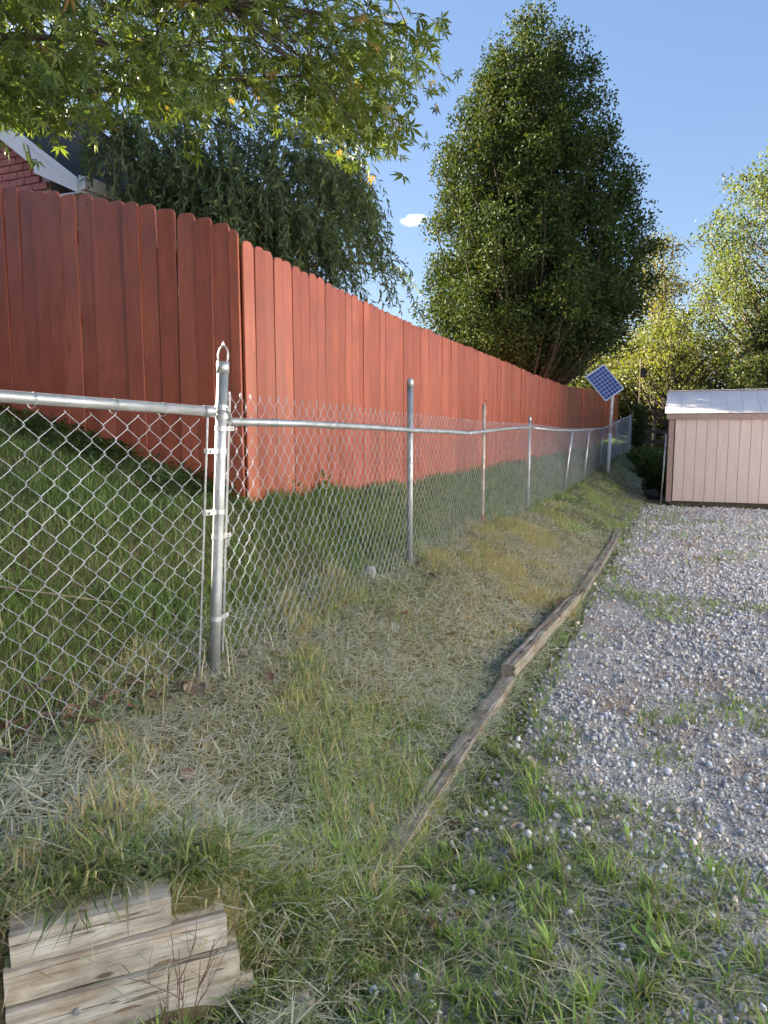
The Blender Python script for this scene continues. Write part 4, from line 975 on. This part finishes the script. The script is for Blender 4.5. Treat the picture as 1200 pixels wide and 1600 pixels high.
# weeping tree behind the corner of the red fence
def weeper(name, label, base, mounds, nstr, seed):
    rng = np.random.default_rng(seed); root = empty(name, base); tag(root, label, 'tree'); B0 = np.array(base)
    P, D_, Cc = [], [], []; mb = MB(); w8 = np.array([m_[3] ** 2 for m_ in mounds]); w8 /= w8.sum()
    fork = np.array([base[0], base[1], 2.7])
    for X, D, z, R in mounds:
        c_ = c2w(X, D, z); mb.tube([Vector(q - B0) for q in curve_pts(fork, c_ + np.array([0, 0, .5 * R]), .12, rng, 7)], [.06 * (1 - .12 * i) for i in range(7)], 5, False)
    for k in range(nstr):
        X, D, z, R = mounds[rng.choice(len(mounds), p=w8)]; g = rng.normal(size=3); g[2] = abs(g[2]) * .9 - .25; g /= np.linalg.norm(g); g *= rng.random() ** .28
        st_ = c2w(X, D, z) + g * R * np.array([1, 1, .95])
        if st_[0] < -5.3 or st_[0] > -3.05 or (.9225 * st_[0] + .386 * st_[1]) < -.395 * (-.386 * st_[0] + .9225 * st_[1]): continue
        if fbm(np.array([st_[0] * 2.6 + st_[2] * 1.6]), np.array([st_[1] * 2.6 + st_[2] * 2.0]), seed)[0] < .44: continue
        L = rng.uniform(.25, .8) * (.6 + R); out = g * np.array([1, 1, .3]) + rng.normal(size=3) * .25; m_ = int(L / .034)
        d = out / (np.linalg.norm(out) + 1e-6); p = st_; pts = [p]
        for i in range(m_):
            d = d * .93 + np.array([0, 0, -.085]) + rng.normal(size=3) * .03; p = p + d / np.linalg.norm(d) * .034
            if p[0] > -2.95 or (.9225 * p[0] + .386 * p[1]) < -.402 * (-.386 * p[0] + .9225 * p[1]): break
            pts.append(p)
            for s in (0, 1): P.append(p + rng.normal(size=3) * .008); D_.append(d / np.linalg.norm(d) * .6 + np.array([0, 0, -.4]) + rng.normal(size=3) * .25); Cc.append(k)
        if k % 3 == 0 and len(pts) > 5: mb.tube([Vector(u - B0) for u in pts[::4]], .004, 3, False)
    P = np.array(P); D_ = np.array(D_); n = len(P)
    tone = rng.random(nstr)[np.array(Cc)]
    col = lerp((.036, .058, .03), (.115, .155, .072), np.clip(.6 * tone + .5 * rng.random(n), 0, 1)); k = rng.random(n) < .03; col[k] = (.2, .2, .06)
    V, F, cc = leaf_quads(P, rng.uniform(.055, .10, n), rng.uniform(.014, .024, n), rng, col, D_ * 1.0)
    link('crown', mesh_np('crown', V - B0, F, cc), M['leaf'], root)
    mb.tube([Vector((0, 0, -.2)), Vector((.03, .02, .6)), Vector(fork) - Vector(base)], [.14, .11, .08], 9); mb.build('trunk', M['bark'], root)
MND = []
for px, py, D, rp in ((150, 250, 7.4, 80), (215, 290, 7.3, 90), (270, 265, 8.2, 95), (350, 260, 8.4, 75), (400, 320, 7.9, 105), (460, 320, 8.1, 95), (500, 390, 8.0, 75), (330, 370, 7.4, 90), (430, 400, 7.7, 90), (545, 440, 8.6, 40), (585, 435, 8.8, 26), (520, 320, 8.3, 40), (240, 220, 7.7, 60)):
    MND.append(((px - 600) / 1109 * D, D, 1.5 + (675 - py) / 1109 * D, rp / 1109 * D))
wb_ = c2w(-1.75, 7.9, 0)
weeper('weeping_tree', 'dark green weeping tree with narrow drooping leaves above the fence corner', (wb_[0], wb_[1], H(wb_[0], wb_[1])), MND, 5200, 23)

# japanese maple reaching over from the left
def maple_leaf_mesh(seed):
    rng = np.random.default_rng(seed); V = [(0, 0, 0)]; F = []
    for a, L in ((-128, .5), (-84, .78), (-42, .95), (0, 1.05), (42, .95), (84, .78), (128, .5)):
        a = math.radians(a + rng.normal() * 4); L *= rng.uniform(.9, 1.08); w = .105 * L + .014; n = len(V); dz = -.16 * L + rng.normal() * .05
        cx_, sy_ = math.cos(a), math.sin(a)
        V += [(cx_ * L * .42 - sy_ * w, sy_ * L * .42 + cx_ * w, .02), (cx_ * L, sy_ * L, dz), (cx_ * L * .42 + sy_ * w, sy_ * L * .42 - cx_ * w, .02)]
        F += [(0, n + 2, n + 1), (0, n + 1, n)]
    return np.array(V), np.array(F)
def maple():
    rng = np.random.default_rng(5); tb = c2w(-3.35, 2.7, 0); base = (tb[0], tb[1], H(tb[0], tb[1])); B0 = np.array(base)
    root = empty('maple_tree', base); tag(root, 'japanese maple with pointed green and yellowing leaves overhanging the chain link', 'tree')
    mb = MB(); fork = np.array([tb[0], tb[1], 2.35])
    mb.tube([Vector((0, 0, -.2)), Vector((.04, .03, .5)), Vector(fork - B0)], [.12, .095, .08], 10)
    # lower outline of the canopy (slope of the line of sight left-right, up-down)
    ox = np.array([-1.2, -.56, -.5, -.43, -.38, -.29, -.24, -.18, -.11, -.05, -.02, .02, .05, .065]); oz = np.array([.30, .40, .405, .40, .45, .40, .41, .43, .40, .355, .335, .42, .46, .50])
    tips = []; 
    for k in range(3000):
        D = rng.uniform(2.35, 4.3) if k < 2600 else rng.uniform(1.9, 2.6)
        X = (rng.uniform(-.62, .035) if k % 4 else rng.uniform(-1.15, -.5)) if k < 2750 else rng.uniform(-.62, -.3)
        lo = np.interp(X, ox, oz)
        q = lo + .015 + rng.random() ** 1.2 * (.30 if k % 4 else .75)
        if X > -.12 and q > .54 - .6 * (X + .05) * (X > -.05) + rng.random() * .07: continue
        z = 1.5 + q * D
        if z > 4.9: continue
        w = c2w(X * D, D, z)
        if w[0] < -4.2 - .6: continue
        if fbm(np.array([X * 9 + D * 1.3 + 30]), np.array([q * 11 + D]), 3)[0] < .37 and X > -.5: continue
        tips.append((w, X, q, D))
    tips += [(c2w(.07 * 3.1, 3.1, 1.5 + .452 * 3.1), .07, .452, 3.1), (c2w(.088 * 3.1, 3.1, 1.5 + .450 * 3.1), .088, .45, 3.1)]
    arms = []
    for k, (X, q, D) in enumerate(((-.1, .47, 3.2), (.03, .53, 3.3), (-.3, .5, 2.7), (-.35, .62, 4.0), (-.15, .68, 3.7), (-.55, .52, 3.0), (-.6, .6, 2.3), (-.2, .55, 2.6), (-.8, .6, 4.2), (-1.1, .7, 2.8))):
        e = c2w(X * D, D, 1.5 + q * D); pts = curve_pts(fork - np.array([0, 0, .3 * rng.random()]), e, .10, rng, 12, .05); arms.append(np.array(pts))
        mb.tube([Vector(p - B0) for p in pts], [.026 * (1 - .077 * i) + .002 for i in range(12)], 6, False)
    AP = np.vstack([a[3:] for a in arms])
    leaves = []
    for (w, X, q, D) in tips:
        j = AP[np.argmin(np.linalg.norm(AP - w, axis=1) * rng.uniform(.6, 1.6, len(AP)))]; dv = w - j; L = np.linalg.norm(dv)
        
        if L < .75 and rng.random() < .35: pts = curve_pts(j, w, .06, rng, 6, .06); mb.tube([Vector(p - B0) for p in pts], [.0035 - .0005 * i for i in range(6)], 4, False)
        dv = dv / (L + 1e-6); dv = dv * .5 + np.array([.62, .26, -.12]); dv /= np.linalg.norm(dv)
        m_ = rng.integers(4, 8)
        for i in range(m_):
            p = w + dv * (.05 * (i - m_ / 2)) + rng.normal(size=3) * np.array([.05, .05, .028])
            leaves.append((p, dv, X, D))
    mb.build('trunk', M['bark'], root)
    n = len(leaves); P = np.array([l[0] for l in leaves]); Dv = np.array([l[1] for l in leaves]); LX_ = np.array([l[2] for l in leaves]); LD = np.array([l[3] for l in leaves])
    d = Dv * .6 + rng.normal(size=(n, 3)) * .5 + np.array([0, 0, -.45]); d /= np.linalg.norm(d, axis=1)[:, None]
    up = np.array([0, 0, 1.0]) + rng.normal(size=(n, 3)) * .55; up -= d * (up * d).sum(1)[:, None]; up /= np.linalg.norm(up, axis=1)[:, None]; s = np.cross(up, d)
    size = rng.uniform(.032, .056, n)
    t = np.clip(rng.random(n) * .8 + .2 * (LX_ > -.1), 0, 1); col = lerp((.05, .085, .021), (.13, .165, .033), t)
    k = rng.random(n) < .012; col[k] = (.22, .14, .04); k = (LX_ > .0) & (rng.random(n) < .08); col[k] = (.24, .17, .045)
    T = [maple_leaf_mesh(k) for k in range(4)]
    vis = np.argsort(-(size / LD) * (np.abs(LX_) < .54) * np.where(rng.random(n) < .5, 1, .6)); pick = set(vis[:300].tolist())
    Vs, Fs, Cs, nb = [], [], [], 0
    # shared single-leaf meshes in a few colours
    LM = []
    for k in range(8):
        V, F = T[k % 4]; c_ = lerp((.05, .085, .021), (.13, .165, .033), np.array([k / 7]))[0]; me = mesh_np('leaf', V, F, np.tile(c_, (len(V), 1))); me.materials.append(M['maple']); LM.append(me)
    for i in range(n):
        if i in pick:
            o = link('leaf', LM[int(min(7, t[i] * 8))], None, root); Rm = Matrix(((d[i][0], s[i][0], up[i][0]), (d[i][1], s[i][1], up[i][1]), (d[i][2], s[i][2], up[i][2]))).to_4x4()
            o.matrix_local = Matrix.Translation(Vector(P[i] - B0)) @ Rm @ Matrix.Scale(size[i], 4); continue
        V, F = T[i % 4]; W = P[i] - B0 + (V[:, :1] * d[i] + V[:, 1:2] * s[i] + V[:, 2:] * up[i]) * size[i]
        Vs.append(W); Fs.append(F + nb); Cs.append(np.tile(col[i], (len(V), 1))); nb += len(V)
    o = link('crown', mesh_np('crown', np.vstack(Vs), np.vstack(Fs), np.vstack(Cs)), M['maple'], root); tag(o, kind='stuff')
maple()

# trees beyond the shed
GB = 'trees beyond the shed'
def bt(X, D, label, ztop, zlow, R, seed, cols, leaf=.15, nl=26000, tr=.12, hole=.4, nc=230, cr=.7, yel=None, bark='bark', prof=None, nlimb=.5):
    w = c2w(X, D, 0); z0 = H(w[0], w[1]); zp = np.linspace(zlow, ztop, 7); rp = np.array(prof or [.45, .8, 1, 1, .88, .62, .18]) * R
    broadleaf('broadleaf_tree', label, (w[0], w[1], z0), zp, rp, tr, nc, nl, cr, (leaf, leaf * .65), cols, seed, hole, 1.1, .85, None, .9, bark, GB, yel, .5, nlimb)
YG = ((.06, .08, .022), (.14, .155, .04)); GR = ((.06, .09, .025), (.15, .19, .045))
bt(12.5, 31, 'small yellow green forked tree just behind the shed corner', 6.8, 3.0, 2.3, 31, YG, .12, 9000, .13, .5, 150, .45)
bt(13.6, 36, 'thin airy yellowing tree rising above the forked one', 11.0, 3.0, 2.6, 32, ((.07, .085, .025), (.17, .155, .045)), .13, 12000, .11, .5, 170, .6, bark='barkpale')
bt(20.9, 38, 'tallest pale green tree at the far side of the shed', 16.2, 5.0, 4.6, 33, ((.05, .075, .024), (.125, .15, .05)), .16, 30000, .24, .46, 330, .8, nlimb=.6, bark='barkpale')
bt(7.4, 42, 'bright green tree seen below the conical crown', 6.6, 1.2, 3.6, 34, YG, .16, 16000, .14)
bt(1.4, 40, 'low yellow green tree peeping over the red fence', 6.9, 2.0, 3.0, 35, ((.06, .085, .022), (.14, .155, .04)), .16, 14000, .14)
bt(17.4, 46, 'broad olive tree filling the gap behind the shed roof', 8.5, .6, 5.2, 36, ((.05, .065, .02), (.12, .125, .035)), .2, 24000, .18, .36, 260, .9)
bt(12.8, 50, 'wide green tree closing the view past the wooden post', 8.0, .6, 5.0, 37, YG, .2, 22000, .18, .36, 260, .9)
bt(24.5, 44, 'dark rounded tree partly hidden by the spruce', 9.0, .6, 4.6, 38, GR, .18, 20000, .18, .36, 230, .9)

def conifer(label, X, D, ztop, R, seed):
    rng = np.random.default_rng(seed); w = c2w(X, D, 0); base = (w[0], w[1], H(w[0], w[1])); B0 = np.array(base)
    root = empty('spruce_tree', base); tag(root, label, 'tree', GB); mb = MB(); mb.tube([(0, 0, -.2), (0, 0, ztop - base[2])], [.2, .02], 8)
    P, D_ = [], []
    z = base[2] + .6
    while z < ztop:
        f_ = 1 - (z - base[2]) / (ztop - base[2]); nb = 7
        for k in range(nb):
            a = rng.uniform(0, 6.283); L = R * f_ * rng.uniform(.7, 1.15) + .15; out = np.array([math.cos(a), math.sin(a), 0]); m_ = max(4, int(L / .05))
            mb.tube([Vector((0, 0, z - base[2])), Vector(out * L + np.array([0, 0, z - base[2] - .28 * L]))], [.025, .006], 3, False)
            for i in range(m_):
                t = (i + .5) / m_; p = np.array([w[0], w[1], z]) + out * L * t + np.array([0, 0, -.3 * L * t * t + .1 * L * t])
                for s in range(5): P.append(p + rng.normal(size=3) * np.array([.12, .12, .05]) * (1.4 - t)); D_.append(out * .5 + np.array([0, 0, -.6]) + rng.normal(size=3) * .4)
        z += .24
    P = np.array(P); D_ = np.array(D_); n = len(P); col = lerp((.035, .052, .024), (.09, .11, .04), rng.random(n))
    V, F, cc = leaf_quads(P, rng.uniform(.18, .32, n), rng.uniform(.035, .065, n), rng, col, D_)
    link('crown', mesh_np('crown', V - B0, F, cc), M['leaf'], root); mb.build('trunk', M['bark'], root)
conifer('dark drooping spruce standing behind the shed roof', 18.3, 33, 9.4, 4.3, 71)

# bushes and small things in the gap past the solar panel
def bush(label, x, y, zc, R, Hh, seed, cols, nl=5000, leaf=.07, group=None):
    rng = np.random.default_rng(seed); base = (x, y, H(x, y)); root = empty('bush', base); tag(root, label, 'bush', group)
    n = nl; g = rng.normal(size=(n, 3)); g /= np.linalg.norm(g, axis=1)[:, None]; r_ = rng.random(n) ** .3
    P = np.array([x, y, base[2] + zc]) + g * r_[:, None] * np.array([R, R, Hh]) * (.7 + .6 * fbm(g[:, 0] * 3 + 9, g[:, 1] * 3 + g[:, 2] * 2, seed))[:, None]
    P[:, 2] = np.maximum(P[:, 2], base[2] + .02)
    V, F, cc = leaf_quads(P, leaf * rng.uniform(.7, 1.3, n), leaf * .6 * rng.uniform(.7, 1.3, n), rng, lerp(cols[0], cols[1], rng.random(n)))
    link('foliage', mesh_np('foliage', V - np.array(base), F, cc), M['leaf'], root)
    mb = MB()
    for k in range(5): mb.tube([(0, 0, -.05), tuple(np.array([R, R, Hh * 1.4]) * np.array([rng.normal() * .35, rng.normal() * .35, .9]))], [.018, .006], 5)
    mb.build('stem', M['bark'], root)
DG = ((.03, .05, .018), (.075, .11, .03))
bush('upright dark ivy bush at the end of the chain link', -1.55, 28.2, .9, .34, .95, 81, DG, 4500, .08)
bush('tangled green shrub on the slope by the wooden post', -1.1, 25.2, .35, .7, .5, 82, ((.04, .07, .02), (.11, .16, .045)), 5000, .08)
bush('low dark shrub against the side of the shed', -.55, 18.6, .25, .32, .34, 83, DG, 2500, .06)
bush('grassy shrub between wooden post and shed', -.6, 23.0, .4, .7, .55, 84, ((.05, .08, .02), (.12, .17, .05)), 5000, .08)

wf = empty('wooden_fence', (-1.05, 25.6, H(-1.05, 25.6))); tag(wf, 'old dark post and rail fence between shrubs behind the shed', 'fence')
for k in range(3): MB().box((k * 1.5, k * .25, .72), (.12, .12, 1.6)).build('post', M['block'], wf)
for zz in (1.0, 1.35):
    mb = MB(); mb.box((1.5, .18, zz), (3.3, .05, .12), Euler((0, .02, .165)).to_matrix()); mb.build('rail', M['block'], wf)
bhp = c2w(9.95, 28, 0); bz0 = H(bhp[0], bhp[1])
bi = empty('birdhouse', (bhp[0], bhp[1], bz0)); tag(bi, 'small dark birdhouse on a thin pole under the forked tree', 'birdhouse')
mb = MB(); mb.tube([(0, 0, -.1), (0, 0, 3.6)], .014, 8); mb.build('pole', M['barkpale'], bi)
MB().box((.13, -.04, 3.0), (.2, .2, .26)).build('box', M['block'], bi)
mb = MB(); mb.add([(-.0, -.17, 3.13), (.26, -.17, 3.13), (.13, -.17, 3.24), (-.0, .1, 3.13), (.26, .1, 3.13), (.13, .1, 3.24)], [(0, 1, 2), (3, 5, 4), (0, 2, 5, 3), (1, 4, 5, 2), (0, 3, 4, 1)]); mb.build('roof', M['block'], bi)
fh = empty('house', (-4.5, 58, 1)); tag(fh, 'far white house glimpsed past the end of the red fence', 'house')
mb = MB(); mb.box((0, 0, 1.2), (9, 6, 3.2)); mb.build('wall', M['white'], fh)
mb = MB(); mb.add([(-4.8, -3.3, 2.8), (4.8, -3.3, 2.8), (4.8, 3.3, 2.8), (-4.8, 3.3, 2.8), (-4.8, 0, 4.4), (4.8, 0, 4.4)], [(0, 1, 5, 4), (2, 3, 4, 5), (0, 4, 3), (1, 2, 5), (0, 3, 2, 1)]); mb.build('roof', M['roofing'], fh)

# one small cloud, far off
rng = np.random.default_rng(3); mb = MB(); cw_ = c2w(0.04 * 1500, 1500, 1.5 + .286 * 1500)
for k in range(1):
    V = []; F = []
    for j in range(13):
        for i in range(20):
            a, t = 2 * math.pi * i / 20, math.pi * j / 12; V.append(np.array([math.sin(t) * math.cos(a) * 34, math.sin(t) * math.sin(a) * 26, math.cos(t) * 14]))
    for j in range(12):
        for i in range(20): F.append((j * 20 + i, (j + 1) * 20 + i, (j + 1) * 20 + (i + 1) % 20, j * 20 + (i + 1) % 20))
    mb.add(V, F, True)
m, nt, b = new_mat('cloud_vapour'); nt.nodes.remove(b)
pv = nt.nodes.new('ShaderNodeVolumePrincipled'); pv.inputs['Color'].default_value = (1, 1, 1, 1)
nz = noise(nt, coords(nt, 'Object', (1, 1, 1.8)), .045, 6, .62)
gr = nt.nodes.new('ShaderNodeTexGradient'); gr.gradient_type = 'SPHERICAL'; nt.links.new(coords(nt, 'Object', (1 / 34, 1 / 26, 1 / 14)), gr.inputs[0])
ad = nt.nodes.new('ShaderNodeMath'); ad.operation = 'MULTIPLY_ADD'; ad.inputs[1].default_value = .55; nt.links.new(gr.outputs['Fac'], ad.inputs[0]); nt.links.new(nz, ad.inputs[2])
mr = nt.nodes.new('ShaderNodeMapRange'); mr.inputs[1].default_value = .62; mr.inputs[2].default_value = 1.15; mr.inputs[3].default_value = 0; mr.inputs[4].default_value = .055
nt.links.new(ad.outputs[0], mr.inputs[0]); nt.links.new(mr.outputs[0], pv.inputs['Density']); pv.inputs['Anisotropy'].default_value = .3
nt.links.new(pv.outputs[0], nt.nodes['Material Output'].inputs['Volume'])
o = mb.build('cloud', m); o.location = cw_; o.rotation_euler = (0, 0, YAW); tag(o, 'small white cloud alone in the blue sky', 'cloud')
